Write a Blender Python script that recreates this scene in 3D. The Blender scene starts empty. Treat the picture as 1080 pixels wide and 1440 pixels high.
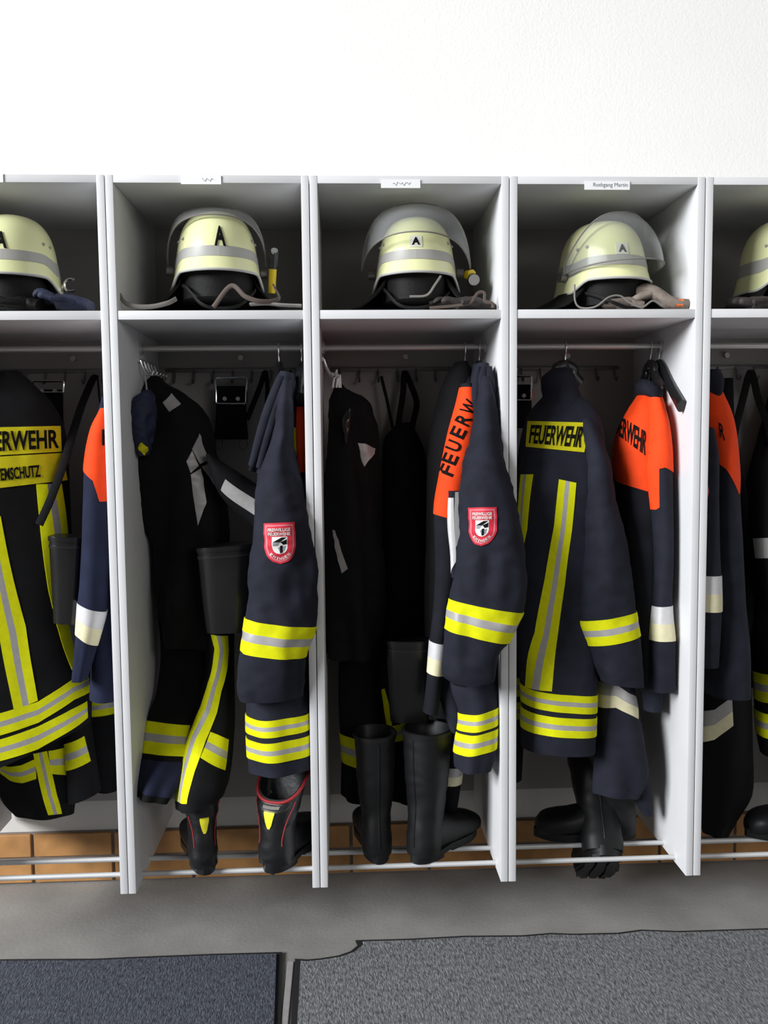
import bpy, bmesh, math, random
import numpy as np
from mathutils import Vector, Matrix, noise

random.seed(7)
PI = math.pi
S = bpy.context.scene
COL = S.collection

# ------------------------------------------------------------------ camera
CAM = np.array([0.5736, -2.2729, 1.3924])
YAW, PITCH, ROLL, FPX = 0.04584, 0.07926, -0.00964, 1254.76


def cam_axes():
    cy, sy = math.cos(YAW), math.sin(YAW)
    f = np.array([sy * math.cos(PITCH), cy * math.cos(PITCH), -math.sin(PITCH)])
    r = np.array([cy, -sy, 0.0])
    u = np.cross(r, f)
    c, s = math.cos(ROLL), math.sin(ROLL)
    return c * r + s * u, -s * r + c * u, f


RX, UX, FX = cam_axes()
cd = bpy.data.cameras.new('camera')
cam = bpy.data.objects.new('camera', cd)
COL.objects.link(cam)
cd.sensor_fit = 'VERTICAL'
cd.sensor_height = 36
cd.lens = FPX / 1440 * 36
cd.clip_start = 0.05
m = Matrix(((RX[0], UX[0], -FX[0], CAM[0]), (RX[1], UX[1], -FX[1], CAM[1]), (RX[2], UX[2], -FX[2], CAM[2]), (0, 0, 0, 1)))
cam.matrix_world = m
S.camera = cam


def at(px, py, Y):
    """point of the plane at depth Y seen in the photograph at (px, py)"""
    d = RX * (px - 540) / FPX - UX * (py - 720) / FPX + FX
    return CAM + d * (Y - CAM[1]) / d[1]


def proj(P):
    q = np.asarray(P) - CAM
    z = q @ FX
    return np.stack([540 + FPX * (q @ RX) / z, 720 - FPX * (q @ UX) / z], -1)


# ------------------------------------------------------------------ materials
MATS = {}


def mat(name, col, rough=0.6, metal=0.0, var=0.0, vscale=30.0, bump=0.0, bscale=200.0, spec=0.5, stretch=None, coat=0.0, sheen=0.0):
    m = bpy.data.materials.new(name)
    m.use_nodes = True
    nt = m.node_tree
    b = nt.nodes['Principled BSDF']
    b.inputs['Base Color'].default_value = (*col, 1)
    b.inputs['Roughness'].default_value = rough
    b.inputs['Metallic'].default_value = metal
    b.inputs['Specular IOR Level'].default_value = spec
    b.inputs['Coat Weight'].default_value = coat
    b.inputs['Sheen Weight'].default_value = sheen
    tc = nt.nodes.new('ShaderNodeTexCoord')
    src = tc.outputs['Object']
    if stretch:
        mp = nt.nodes.new('ShaderNodeMapping')
        mp.inputs['Scale'].default_value = stretch
        nt.links.new(src, mp.inputs['Vector'])
        src = mp.outputs['Vector']
    if var:
        n = nt.nodes.new('ShaderNodeTexNoise')
        n.inputs['Scale'].default_value = vscale
        n.inputs['Detail'].default_value = 4
        nt.links.new(src, n.inputs['Vector'])
        r = nt.nodes.new('ShaderNodeMapRange')
        r.inputs['From Min'].default_value = 0.3
        r.inputs['From Max'].default_value = 0.7
        r.inputs['To Min'].default_value = 1 - var
        r.inputs['To Max'].default_value = 1 + var
        nt.links.new(n.outputs['Fac'], r.inputs['Value'])
        mx = nt.nodes.new('ShaderNodeMix')
        mx.data_type = 'RGBA'
        mx.blend_type = 'MULTIPLY'
        mx.inputs[0].default_value = 1
        mx.inputs[6].default_value = (*col, 1)
        nt.links.new(r.outputs['Result'], mx.inputs[7])
        nt.links.new(mx.outputs[2], b.inputs['Base Color'])
    if bump:
        n2 = nt.nodes.new('ShaderNodeTexNoise')
        n2.inputs['Scale'].default_value = bscale
        n2.inputs['Detail'].default_value = 5
        nt.links.new(src, n2.inputs['Vector'])
        bp = nt.nodes.new('ShaderNodeBump')
        bp.inputs['Strength'].default_value = bump
        bp.inputs['Distance'].default_value = 0.004
        nt.links.new(n2.outputs['Fac'], bp.inputs['Height'])
        nt.links.new(bp.outputs['Normal'], b.inputs['Normal'])
    MATS[name] = m
    return m


mat('laminate', (0.66, 0.66, 0.67), 0.45, var=0.02, vscale=12, spec=0.35)
mat('laminate_edge', (0.66, 0.66, 0.67), 0.5, spec=0.3)
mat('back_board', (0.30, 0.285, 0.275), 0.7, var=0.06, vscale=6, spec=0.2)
mat('plaster', (0.86, 0.85, 0.82), 0.9, var=0.015, vscale=3, bump=0.25, bscale=140, spec=0.1)
mat('concrete', (0.27, 0.26, 0.245), 0.75, var=0.16, vscale=5, bump=0.2, bscale=90, spec=0.25)
mat('mat_pile', (0.185, 0.188, 0.195), 0.95, var=0.55, vscale=170, bump=0.9, bscale=260, spec=0.05, stretch=(1, 0.35, 1))
mat('mat_pile_blue', (0.085, 0.092, 0.115), 0.95, var=0.5, vscale=170, bump=0.9, bscale=260, spec=0.05, stretch=(1, 0.35, 1))
mat('mat_rubber', (0.022, 0.022, 0.024), 0.6, spec=0.3)
mat('tile', (0.43, 0.215, 0.075), 0.55, var=0.3, vscale=9, spec=0.4)
mat('mortar', (0.20, 0.17, 0.15), 0.9)
mat('steel', (0.50, 0.48, 0.47), 0.42, 0.6)
mat('aluminium', (0.66, 0.66, 0.66), 0.5, 0.35)
mat('chrome', (0.78, 0.78, 0.78), 0.15, 1.0)
mat('gunmetal', (0.18, 0.17, 0.17), 0.45, 0.8)
mat('paper', (0.85, 0.85, 0.86), 0.6)
mat('ink', (0.006, 0.006, 0.0065), 0.8, spec=0.08)
mat('ink_grey', (0.22, 0.23, 0.25), 0.6)
mat('navy', (0.0125, 0.0138, 0.0235), 0.85, var=0.25, vscale=22, bump=0.35, bscale=900, spec=0.25)
mat('navy_blue', (0.013, 0.0165, 0.040), 0.85, var=0.2, vscale=22, bump=0.35, bscale=900, spec=0.2)
mat('black_cloth', (0.0042, 0.0043, 0.0052), 0.85, var=0.3, vscale=20, bump=0.35, bscale=900, spec=0.2)
mat('dark_cloth', (0.0075, 0.008, 0.0125), 0.85, var=0.3, vscale=20, bump=0.35, bscale=900, spec=0.22)
mat('orange', (0.86, 0.062, 0.008), 0.75, var=0.08, vscale=30, bump=0.2, bscale=900, spec=0.2)
mat('yellow', (0.68, 0.69, 0.006), 0.75, var=0.06, vscale=60, spec=0.12)
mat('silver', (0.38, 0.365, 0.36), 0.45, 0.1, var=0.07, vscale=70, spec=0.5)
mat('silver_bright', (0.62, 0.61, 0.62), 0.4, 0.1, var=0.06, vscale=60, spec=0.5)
mat('cream', (0.72, 0.67, 0.44), 0.6, var=0.05, vscale=60, spec=0.3)
mat('sign_yellow', (0.58, 0.53, 0.010), 0.7, var=0.06, vscale=50, spec=0.15)
mat('badge_red', (0.56, 0.012, 0.035), 0.7)
mat('badge_pink', (0.66, 0.16, 0.19), 0.7)
mat('white_thread', (0.75, 0.72, 0.70), 0.7)
mat('helmet_shell', (0.77, 0.78, 0.43), 0.28, var=0.03, vscale=8, spec=0.5, coat=0.4)
mat('helmet_rim', (0.48, 0.48, 0.46), 0.35, spec=0.5)
mat('strip_grey', (0.62, 0.595, 0.56), 0.8, var=0.04, vscale=6, spec=0.2)
mat('helmet_band', (0.37, 0.365, 0.34), 0.4, spec=0.5)
mat('sticker', (0.68, 0.68, 0.60), 0.4)
mat('black_leather', (0.0075, 0.0072, 0.0072), 0.65, var=0.25, vscale=30, bump=0.25, bscale=120, spec=0.2)
mat('boot_leather', (0.0065, 0.0065, 0.0075), 0.42, var=0.25, vscale=25, bump=0.25, bscale=60, spec=0.45)
mat('boot_rubber', (0.0060, 0.0062, 0.0068), 0.5, var=0.2, vscale=14, bump=0.1, bscale=60, spec=0.32)
mat('black_plastic', (0.010, 0.010, 0.011), 0.28, spec=0.5)
mat('pouch_plastic', (0.005, 0.005, 0.0054), 0.28, var=0.1, vscale=15, spec=0.5)
mat('red_piping', (0.30, 0.012, 0.016), 0.7)
mat('flash_yellow', (0.75, 0.70, 0.02), 0.5)
mat('glove_tan', (0.19, 0.155, 0.13), 0.8, var=0.25, vscale=40, bump=0.4, bscale=120)
mat('glove_dark', (0.035, 0.028, 0.026), 0.75, var=0.3, vscale=40, bump=0.4, bscale=120)
mat('glove_blue', (0.012, 0.016, 0.045), 0.75, var=0.3, vscale=40, bump=0.4, bscale=120)
mat('strap_brown', (0.085, 0.062, 0.05), 0.7)
mat('cord_grey', (0.20, 0.185, 0.17), 0.7)
mat('lamp_yellow', (0.70, 0.50, 0.01), 0.4)
mat('tag_orange', (0.90, 0.16, 0.01), 0.6)
mat('grey_flap', (0.42, 0.42, 0.41), 0.7)
mat('white_plastic', (0.70, 0.70, 0.70), 0.4)

# clear visor
v = bpy.data.materials.new('visor')
v.use_nodes = True
nt = v.node_tree
nt.nodes.clear()
out = nt.nodes.new('ShaderNodeOutputMaterial')
mix = nt.nodes.new('ShaderNodeMixShader')
tr = nt.nodes.new('ShaderNodeBsdfTransparent')
tr.inputs['Color'].default_value = (0.86, 0.87, 0.85, 1)
pb = nt.nodes.new('ShaderNodeBsdfPrincipled')
pb.inputs['Base Color'].default_value = (0.45, 0.46, 0.46, 1)
pb.inputs['Roughness'].default_value = 0.12
lw = nt.nodes.new('ShaderNodeLayerWeight')
lw.inputs['Blend'].default_value = 0.35
mr = nt.nodes.new('ShaderNodeMapRange')
mr.inputs['To Min'].default_value = 0.10
mr.inputs['To Max'].default_value = 0.75
nt.links.new(lw.outputs['Facing'], mr.inputs['Value'])
nt.links.new(mr.outputs['Result'], mix.inputs['Fac'])
nt.links.new(tr.outputs['BSDF'], mix.inputs[1])
nt.links.new(pb.outputs['BSDF'], mix.inputs[2])
nt.links.new(mix.outputs['Shader'], out.inputs['Surface'])
MATS['visor'] = v


# ------------------------------------------------------------------ object helpers
class MB:
    """collects geometry in world coordinates, links it as one mesh object"""

    def __init__(s):
        s.v, s.f, s.mi, s.mats = [], [], [], []

    def slot(s, m):
        if m not in s.mats:
            s.mats.append(m)
        return s.mats.index(m)

    def add(s, vs, fs, m):
        k = len(s.v)
        s.v += [tuple(map(float, p)) for p in vs]
        i = s.slot(m)
        for f in fs:
            s.f.append([k + a for a in f])
            s.mi.append(i)

    def box(s, lo, hi, m, bev=0.0):
        bm = bmesh.new()
        bmesh.ops.create_cube(bm, size=1)
        for w in bm.verts:
            w.co = Vector([lo[i] + (w.co[i] + 0.5) * (hi[i] - lo[i]) for i in range(3)])
        if bev:
            bmesh.ops.bevel(bm, geom=list(bm.edges), offset=bev, segments=2, affect='EDGES', profile=0.5)
        s.bm(bm, m)

    def bm(s, bm, m):
        bm.verts.index_update()
        s.add([w.co for w in bm.verts], [[w.index for w in f.verts] for f in bm.faces], m)
        bm.free()

    def tube(s, path, r, m, n=10, closed=False, flat=None):
        P = [np.array(p, float) for p in path]
        k = len(P)
        rs = r if hasattr(r, '__len__') else [r] * k
        vs = []
        ref = None
        for i in range(k):
            a = P[i - 1] if (i or closed) else P[0]
            b = P[(i + 1) % k] if (i < k - 1 or closed) else P[-1]
            t = b - a
            t = t / (np.linalg.norm(t) + 1e-9)
            if ref is None:
                ref = np.array([0, 0, 1.0]) if abs(t[2]) < 0.9 else np.array([0, 1.0, 0])
            u = ref - t * (ref @ t)
            u = u / (np.linalg.norm(u) + 1e-9)
            w = np.cross(t, u)
            ref = u
            fl = flat or (1, 1)
            for j in range(n):
                a_ = 2 * PI * j / n
                vs.append(P[i] + rs[i] * (u * math.cos(a_) * fl[0] + w * math.sin(a_) * fl[1]))
        fs = []
        for i in range(k if closed else k - 1):
            for j in range(n):
                a0, a1 = i * n + j, i * n + (j + 1) % n
                b0, b1 = ((i + 1) % k) * n + j, ((i + 1) % k) * n + (j + 1) % n
                fs.append([a0, a1, b1, b0])
        if not closed:
            fs.append(list(range(n))[::-1])
            fs.append([(k - 1) * n + j for j in range(n)])
        s.add(vs, fs, m)

    def build(s, name, parent=None, smooth=True, kind=None, angle=40):
        me = bpy.data.meshes.new(name)
        off = np.array(parent['_loc'][:]) if (parent is not None and '_loc' in parent) else np.zeros(3)
        me.from_pydata([tuple(np.array(p) - off) for p in s.v], [], s.f)
        for mm in s.mats:
            me.materials.append(MATS[mm])
        me.polygons.foreach_set('material_index', s.mi)
        bm = bmesh.new()
        bm.from_mesh(me)
        bmesh.ops.recalc_face_normals(bm, faces=bm.faces)
        if smooth:
            for f in bm.faces:
                f.smooth = True
            ca = math.radians(angle)
            for e in bm.edges:
                if len(e.link_faces) == 2 and e.calc_face_angle(0) > ca:
                    e.smooth = False
        bm.to_mesh(me)
        bm.free()
        o = bpy.data.objects.new(name, me)
        COL.objects.link(o)
        if parent is not None:
            o.parent = parent
            o['_loc'] = [float(a) for a in off]
        if kind:
            o['kind'] = kind
        return o


def thing(name, label, cat, loc, group=None):
    o = bpy.data.objects.new(name, None)
    COL.objects.link(o)
    o.location = tuple(map(float, loc))
    o.empty_display_size = 0.05
    o['_loc'] = [float(a) for a in loc]
    o['label'] = label
    o['category'] = cat
    if group:
        o['group'] = group
    return o


def herm(ts, V):
    ts = np.asarray(ts, float)
    V = np.asarray(V, float)
    T = np.zeros_like(V)
    n = len(ts)
    for i in range(n):
        a, b = max(i - 1, 0), min(i + 1, n - 1)
        T[i] = (V[b] - V[a]) / (ts[b] - ts[a])

    def f(t):
        t = np.clip(np.asarray(t, float), ts[0], ts[-1])
        i = np.clip(np.searchsorted(ts, t, side='right') - 1, 0, n - 2)
        h = ts[i + 1] - ts[i]
        x = ((t - ts[i]) / h)
        if V.ndim > 1:
            x = x[..., None]
            h = h[..., None]
        h00 = 2 * x**3 - 3 * x**2 + 1
        h10 = x**3 - 2 * x**2 + x
        h01 = -2 * x**3 + 3 * x**2
        h11 = x**3 - x**2
        return h00 * V[i] + h10 * h * T[i] + h01 * V[i + 1] + h11 * h * T[i + 1]
    return f


def fbm(p):
    return noise.noise(Vector(p)) + 0.5 * noise.noise(Vector((p[0] * 2.1 + 3, p[1] * 2.1, p[2] * 2.1)))


class Loft:
    """a cloth or leather tube: cross-sections along a path; u goes round (0.25 faces the room), v goes down"""

    def __init__(s, C, A, B, fold=0.0, wrinkle=0.0, p=2.0, seed=0.0, fold_f=(9, 9, 2.2), wr_f=(16, 16, 30), crease=0.0):
        C, A, B = [np.asarray(x, float) for x in (C, A, B)]
        d = np.linalg.norm(np.diff(C, axis=0), axis=1)
        t = np.concatenate([[0], np.cumsum(d + 1e-6)])
        s.L = t[-1]
        t = t / t[-1]
        s.fC, s.fA, s.fB = herm(t, C), herm(t, A), herm(t, B)
        s.fold, s.wrinkle, s.p, s.seed, s.ff, s.wf, s.crease = fold, wrinkle, p, seed, fold_f, wr_f, crease
        s.grid = None

    def raw(s, u, v):
        u, v = np.broadcast_arrays(np.asarray(u, float), np.asarray(v, float))
        C, A, B = s.fC(v), s.fA(v), s.fB(v)
        c, sn = np.cos(2 * PI * u), np.sin(2 * PI * u)
        k = (np.abs(c)**s.p + np.abs(sn)**s.p)**(-1.0 / s.p)
        c2, s2 = (c * k)[..., None], (sn * k)[..., None]
        P = C + A * c2 - B * s2
        a = np.linalg.norm(A, axis=-1, keepdims=True) + 1e-9
        b = np.linalg.norm(B, axis=-1, keepdims=True) + 1e-9
        N = A / a * c[..., None] * b - B / b * sn[..., None] * a
        N = N / (np.linalg.norm(N, axis=-1, keepdims=True) + 1e-9)
        return P, N, np.minimum(a, b)[..., 0]

    def P(s, u, v, off=0.0):
        P, N, r = s.raw(u, v)
        sh = P.shape[:-1]
        Pf, Nf, rf = P.reshape(-1, 3), N.reshape(-1, 3), r.reshape(-1)
        vf = np.broadcast_to(np.asarray(v, float), sh).reshape(-1)
        uf = np.broadcast_to(np.asarray(u, float), sh).reshape(-1)
        if s.fold or s.wrinkle or s.crease:
            D = np.zeros(len(Pf))
            for i in range(len(Pf)):
                q = Pf[i] + s.seed
                x = 0.0
                if s.fold:
                    n = fbm((q[0] * s.ff[0], q[1] * s.ff[1], q[2] * s.ff[2]))
                    x += s.fold * (1.2 * n - 0.5 * abs(n))
                if s.wrinkle:
                    n = noise.noise(Vector((q[0] * s.wf[0], q[1] * s.wf[1], q[2] * s.wf[2])))
                    x += s.wrinkle * (0.6 - 1.6 * abs(n))
                if s.crease:
                    w = max(0.0, vf[i] - 0.15)
                    x += s.crease * w * math.sin(2 * PI * (uf[i] * 5) + s.seed * 3 + 2 * math.sin(vf[i] * 4 + s.seed))
                D[i] = min(x, rf[i] * 0.6) if x > 0 else max(x, -rf[i] * 0.5)
            Pf = Pf + Nf * D[:, None]
        return (Pf + Nf * off).reshape(P.shape)

    def find(s, px, py):
        if s.grid is None:
            u, v = np.meshgrid(np.linspace(-0.02, 0.52, 70), np.linspace(0, 1, 140))
            s.grid = (u, v, proj(s.P(u, v)))
        u, v, G = s.grid
        k = np.argmin(((G - np.array([px, py]))**2).sum(-1))
        a, b = u.flat[k], v.flat[k]
        for _ in range(5):
            g0 = proj(s.P(a, b))
            gu = (proj(s.P(a + 0.002, b)) - g0) / 0.002
            gv = (proj(s.P(a, min(b, .997) + 0.002)) - proj(s.P(a, min(b, .997)))) / 0.002
            J = np.stack([gu, gv], 1)
            try:
                d = np.linalg.solve(J, np.array([px, py]) - g0)
            except Exception:
                break
            d = np.clip(d, -0.03, 0.03)
            na, nb = np.clip(a + d[0], -0.03, 0.53), np.clip(b + d[1], 0, 1)
            if np.linalg.norm(proj(s.P(na, nb)) - [px, py]) > np.linalg.norm(g0 - [px, py]):
                break
            a, b = na, nb
        return np.array([a, b])

    def mesh(s, mb, m, nu=44, nv=56, end='hem', start='cap', zones=None):
        us = np.arange(nu) / nu
        vs = np.linspace(0, 1, nv)
        U, V = np.meshgrid(us, vs)
        P = s.P(U, V)
        verts = list(P.reshape(-1, 3))
        rows = nv

        def faces(i0, i1):
            return [[i0 * nu + j, i0 * nu + (j + 1) % nu, i1 * nu + (j + 1) % nu, i1 * nu + j] for j in range(nu)]
        fs = []
        for i in range(nv - 1):
            fs += faces(i, i + 1)
        if end == 'hem':
            C = P[-1].mean(0)
            Cu = P[-2].mean(0)
            ax = (Cu - C)
            ax = ax / (np.linalg.norm(ax) + 1e-9)
            for sc, up in ((0.93, 0.0), (0.86, 0.006), (0.8, 0.03)):
                verts += list(C + (P[-1] - C) * sc + ax * up)
                fs += faces(rows - 1, rows)
                rows += 1
            fs.append([(rows - 1) * nu + j for j in range(nu)])
        elif end == 'cap':
            fs.append([(rows - 1) * nu + j for j in range(nu)])
        elif end == 'open':          # boot opening: wall folds inside
            C = P[-1].mean(0)
            ax = s.fC(1.0) - s.fC(0.9)
            ax = ax / (np.linalg.norm(ax) + 1e-9)
            for sc, up in ((0.92, 0.001), (0.86, -0.006), (0.82, -0.09)):
                verts += list(C + (P[-1] - C) * sc + ax * up)
                fs += faces(rows - 1, rows)
                rows += 1
            fs.append([(rows - 1) * nu + j for j in range(nu)])
        if start == 'cap':
            fs.append([j for j in range(nu)][::-1])
        mb.add(verts, fs, m)
        return mb


def pxloft(rings, **k):
    """rings: (xl, yl, xr, yr, Y, depth); Y may be (Yleft, Yright)"""
    C, A, D = [], [], []
    for xl, yl, xr, yr, Y, d in rings:
        Yl, Yr = Y if isinstance(Y, tuple) else (Y, Y)
        L, R_ = at(xl, yl, Yl), at(xr, yr, Yr)
        C.append((L + R_) / 2)
        A.append((R_ - L) / 2)
        D.append(d)
    C, A = np.array(C), np.array(A)
    B = []
    for i in range(len(C)):
        t = C[min(i + 1, len(C) - 1)] - C[max(i - 1, 0)]
        t[1] *= 0.3
        b = np.cross(A[i], t)
        b = b / (np.linalg.norm(b) + 1e-9)
        if b[1] < 0:
            b = -b
        B.append(b * D[i])
    return Loft(C, A, B, **k)


def sheet(mb, surf, UV, off, cols, close=False, skirt=True):
    """UV: (nl, nw, 2) grid on a surface -> raised strip; cols: [(fraction, material)] across the width"""
    nl, nw = UV.shape[:2]
    P = surf.P(UV[..., 0], UV[..., 1], off)
    Q = surf.P(UV[..., 0], UV[..., 1], off - 0.0045)
    vs = list(P.reshape(-1, 3)) + list(Q.reshape(-1, 3))
    k = nl * nw
    by = {}
    for j in range(nw - 1):
        f = (j + 0.5) / (nw - 1)
        m = [c[1] for c in cols if f <= c[0]][0]
        L = by.setdefault(m, [])
        for i in range(nl if close else nl - 1):
            i2 = (i + 1) % nl
            L.append([i * nw + j, i * nw + j + 1, i2 * nw + j + 1, i2 * nw + j])
        if skirt and not close:
            for i in (0, nl - 1):
                L.append([i * nw + j, i * nw + j + 1, k + i * nw + j + 1, k + i * nw + j])
    if skirt:
        for j, m in ((0, cols[0][1]), (nw - 1, cols[-1][1])):
            for i in range(nl if close else nl - 1):
                i2 = (i + 1) % nl
                by[m].append([i * nw + j, i2 * nw + j, k + i2 * nw + j, k + i * nw + j])
    for m, fs in by.items():
        mb.add(vs, fs, m)


YSY = [(0.335, 'yellow'), (0.665, 'silver'), (1.0, 'yellow')]


def ribbon(surf, pairs, cols=YSY, off=0.002, nseg=10, nw=9):
    """pairs of pixel points (one edge, other edge) along a strip sewn on a surface"""
    uv = np.array([[surf.find(*a), surf.find(*b)] for a, b in pairs])
    rows = []
    for i in range(len(uv) - 1):
        for t in np.linspace(0, 1, nseg, endpoint=(i == len(uv) - 2)):
            e = uv[i] * (1 - t) + uv[i + 1] * t
            rows.append([e[0] * (1 - w) + e[1] * w for w in np.linspace(0, 1, nw)])
    mb = MB()
    sheet(mb, surf, np.array(rows), off, cols)
    return mb


def band(surf, TL, TR, BL, BR, cols=YSY, off=0.002, nl=56, nw=9):
    """a strip sewn all the way round"""
    vt = [surf.find(*TL)[1], surf.find(*TR)[1]]
    vb = [surf.find(*BL)[1], surf.find(*BR)[1]]
    rows = []
    for i in range(nl):
        u = i / nl
        c = math.cos(2 * PI * u)
        a = (vt[0] + vt[1]) / 2 + (vt[1] - vt[0]) / 2 * c
        b = (vb[0] + vb[1]) / 2 + (vb[1] - vb[0]) / 2 * c
        rows.append([(u, a + (b - a) * w) for w in np.linspace(0, 1, nw)])
    mb = MB()
    sheet(mb, surf, np.array(rows), off, cols, close=True)
    return mb


def bil(q, s, t):
    """q: uv of TL, TR, BR, BL, or a grid of uv; s to the right, t down"""
    if isinstance(q, np.ndarray) and q.ndim == 3:
        nr, nc = q.shape[:2]
        a = np.clip(np.asarray(s, float) * (nc - 1), 0, nc - 1.0001)
        b = np.clip(np.asarray(t, float) * (nr - 1), 0, nr - 1.0001)
        i, j = np.floor(b).astype(int), np.floor(a).astype(int)
        fa, fb = (a - j)[..., None], (b - i)[..., None]
        return (q[i, j] * (1 - fa) + q[i, j + 1] * fa) * (1 - fb) + (q[i + 1, j] * (1 - fa) + q[i + 1, j + 1] * fa) * fb
    s, t = np.asarray(s)[..., None], np.asarray(t)[..., None]
    return (q[0] * (1 - s) + q[1] * s) * (1 - t) + (q[3] * (1 - s) + q[2] * s) * t


def pxgrid(surf, px, nc=12, nr=4):
    """uv grid of a plate sewn on a surface, corners TL, TR, BR, BL"""
    c = [np.array(p, float) for p in px]
    return np.array([[surf.find(*((c[0] * (1 - s_) + c[1] * s_) * (1 - t_) + (c[3] * (1 - s_) + c[2] * s_) * t_)) for s_ in np.linspace(0, 1, nc)] for t_ in np.linspace(0, 1, nr)])


_txt = {}


def text_mesh(txt, weight=0.012):
    """letters as a flat mesh normalised to 0..1 both ways, cut fine enough to bend"""
    if (txt, weight) in _txt:
        return _txt[(txt, weight)]
    cu = bpy.data.curves.new('t', 'FONT')
    cu.body = txt
    cu.offset = weight
    cu.resolution_u = 3
    ob = bpy.data.objects.new('t', cu)
    COL.objects.link(ob)
    dg = bpy.context.evaluated_depsgraph_get()
    dg.update()
    me = bpy.data.meshes.new_from_object(ob.evaluated_get(dg))
    bm = bmesh.new()
    bm.from_mesh(me)
    bmesh.ops.triangulate(bm, faces=bm.faces)
    es = [e for e in bm.edges if e.calc_length() > 0.3]
    bmesh.ops.subdivide_edges(bm, edges=es, cuts=2)
    bmesh.ops.triangulate(bm, faces=bm.faces)
    V = np.array([w.co[:2] for w in bm.verts])
    bm.verts.index_update()
    F = [[w.index for w in f.verts] for f in bm.faces]
    bm.free()
    bpy.data.objects.remove(ob)
    bpy.data.curves.remove(cu)
    bpy.data.meshes.remove(me)
    lo, hi = V.min(0), V.max(0)
    V = (V - lo) / (hi - lo)
    V[:, 1] = 1 - V[:, 1]
    _txt[(txt, weight)] = (V, F)
    return V, F


def lettering(surf, quad_px, txt, m, off=0.0045, parent=None, name='lettering', quad_uv=None, weight=0.012):
    q = quad_uv if quad_uv is not None else pxgrid(surf, quad_px)
    V, F = text_mesh(txt, weight)
    uv = bil(q, V[:, 0], V[:, 1])
    P = surf.P(uv[:, 0], uv[:, 1], off)
    Q = surf.P(uv[:, 0], uv[:, 1], off - 0.0015)
    mb = MB()
    n = len(V)
    ec = {}
    for f in F:
        for a, b in zip(f, f[1:] + f[:1]):
            ec[(min(a, b), max(a, b))] = ec.get((min(a, b), max(a, b)), 0) + 1
    side = [[a, b, n + b, n + a] for (a, b), c in ec.items() if c == 1]
    mb.add(list(P) + list(Q), F + side, m)
    return mb.build(name, parent, smooth=False)


def shield(mb, surf, q, x0, x1, y0, y1, m, off, n=10):
    rows = []
    for t in np.linspace(0, 1, n * 2):
        w = 1.0 if t < 0.55 else math.sqrt(max(0.0, 1 - ((t - 0.55) / 0.45)**2))
        w = max(w, 0.02)
        rows.append([bil(q, (x0 + x1) / 2 + (x1 - x0) / 2 * w * a, y0 + (y1 - y0) * t) for a in np.linspace(-1, 1, n)])
    sheet(mb, surf, np.array(rows), off, [(1.0, m)])


def quadp(mb, surf, q, pts, m, off):
    """patch with four corners given in the local frame of q"""
    c = [bil(q, *p) for p in pts]
    rows = [[(c[0] * (1 - s) + c[1] * s) * (1 - t) + (c[3] * (1 - s) + c[2] * s) * t for s in np.linspace(0, 1, 4)] for t in np.linspace(0, 1, 4)]
    sheet(mb, surf, np.array(rows), off, [(1.0, m)])


def badge(surf, quad_px, parent):
    q = [surf.find(*p) for p in quad_px]
    mb = MB()
    shield(mb, surf, q, 0, 1, 0, 1, 'badge_red', 0.0025)
    shield(mb, surf, q, 0.06, 0.94, 0.045, 0.955, 'badge_pink', 0.0032)
    shield(mb, surf, q, 0.12, 0.88, 0.085, 0.915, 'badge_red', 0.0039)
    b = mb.build('badge', parent)
    b['label'] = 'red woven shield badge with pale border and small coat of arms'
    eb = MB()
    shield(eb, surf, q, 0.27, 0.73, 0.34, 0.76, 'white_thread', 0.0047)
    quadp(eb, surf, q, [(0.29, 0.47), (0.56, 0.355), (0.71, 0.355), (0.5, 0.475)], 'ink', 0.0054)
    quadp(eb, surf, q, [(0.29, 0.475), (0.5, 0.475), (0.42, 0.56), (0.30, 0.56)], 'ink_grey', 0.0054)
    quadp(eb, surf, q, [(0.52, 0.47), (0.71, 0.40), (0.71, 0.52), (0.6, 0.54)], 'ink', 0.0054)
    quadp(eb, surf, q, [(0.44, 0.60), (0.68, 0.56), (0.64, 0.68), (0.5, 0.74)], 'ink_grey', 0.0054)
    quadp(eb, surf, q, [(0.5, 0.56), (0.58, 0.55), (0.58, 0.72), (0.5, 0.74)], 'ink', 0.0058)
    eb.build('emblem', b)
    sub = lambda a, c, d, e: [bil(q, *p) for p in ((a, d), (c, d), (c, e), (a, e))]
    lettering(surf, None, 'FREIWILLIGE', 'white_thread', 0.0056, b, 'lettering', sub(0.17, 0.83, 0.13, 0.21))
    lettering(surf, None, 'FEUERWEHR', 'white_thread', 0.0056, b, 'lettering', sub(0.17, 0.83, 0.235, 0.315))
    # curved town name along the point of the shield
    word = 'EHINGEN'
    lm = MB()
    for i, ch in enumerate(word):
        f = (i + 0.5) / len(word)
        cx = 0.2 + 0.6 * f
        cy = 0.74 + 0.13 * math.sin(PI * f)
        V, F = text_mesh(ch, 0.02)
        an = math.cos(PI * f) * 0.75
        w, h = (0.03 if ch == 'I' else 0.075), 0.085
        X = (V[:, 0] - 0.5) * w
        Yy = (V[:, 1] - 0.5) * h
        sx = cx + X * math.cos(an) - Yy * math.sin(an)
        sy = cy + (X * math.sin(an) + Yy * math.cos(an)) * 0.8
        uv = bil(q, sx, sy)
        lm.add(surf.P(uv[:, 0], uv[:, 1], 0.0056), F, 'white_thread')
    lm.build('lettering', b, smooth=False)
    return b


def part(surf, name, m, parent, **k):
    mb = MB()
    surf.mesh(mb, m, **k)
    return mb.build(name, parent, angle=60)


#SECTIONS
# ------------------------------------------------------------------ setting
ZB, ZT, ZS, DEP, TH = 0.22, 2.050, 1.7215, 0.50, 0.019
WALL = 0.525


def structure(name, mb):
    o = mb.build(name, None, smooth=False, kind='structure')
    return o


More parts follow.
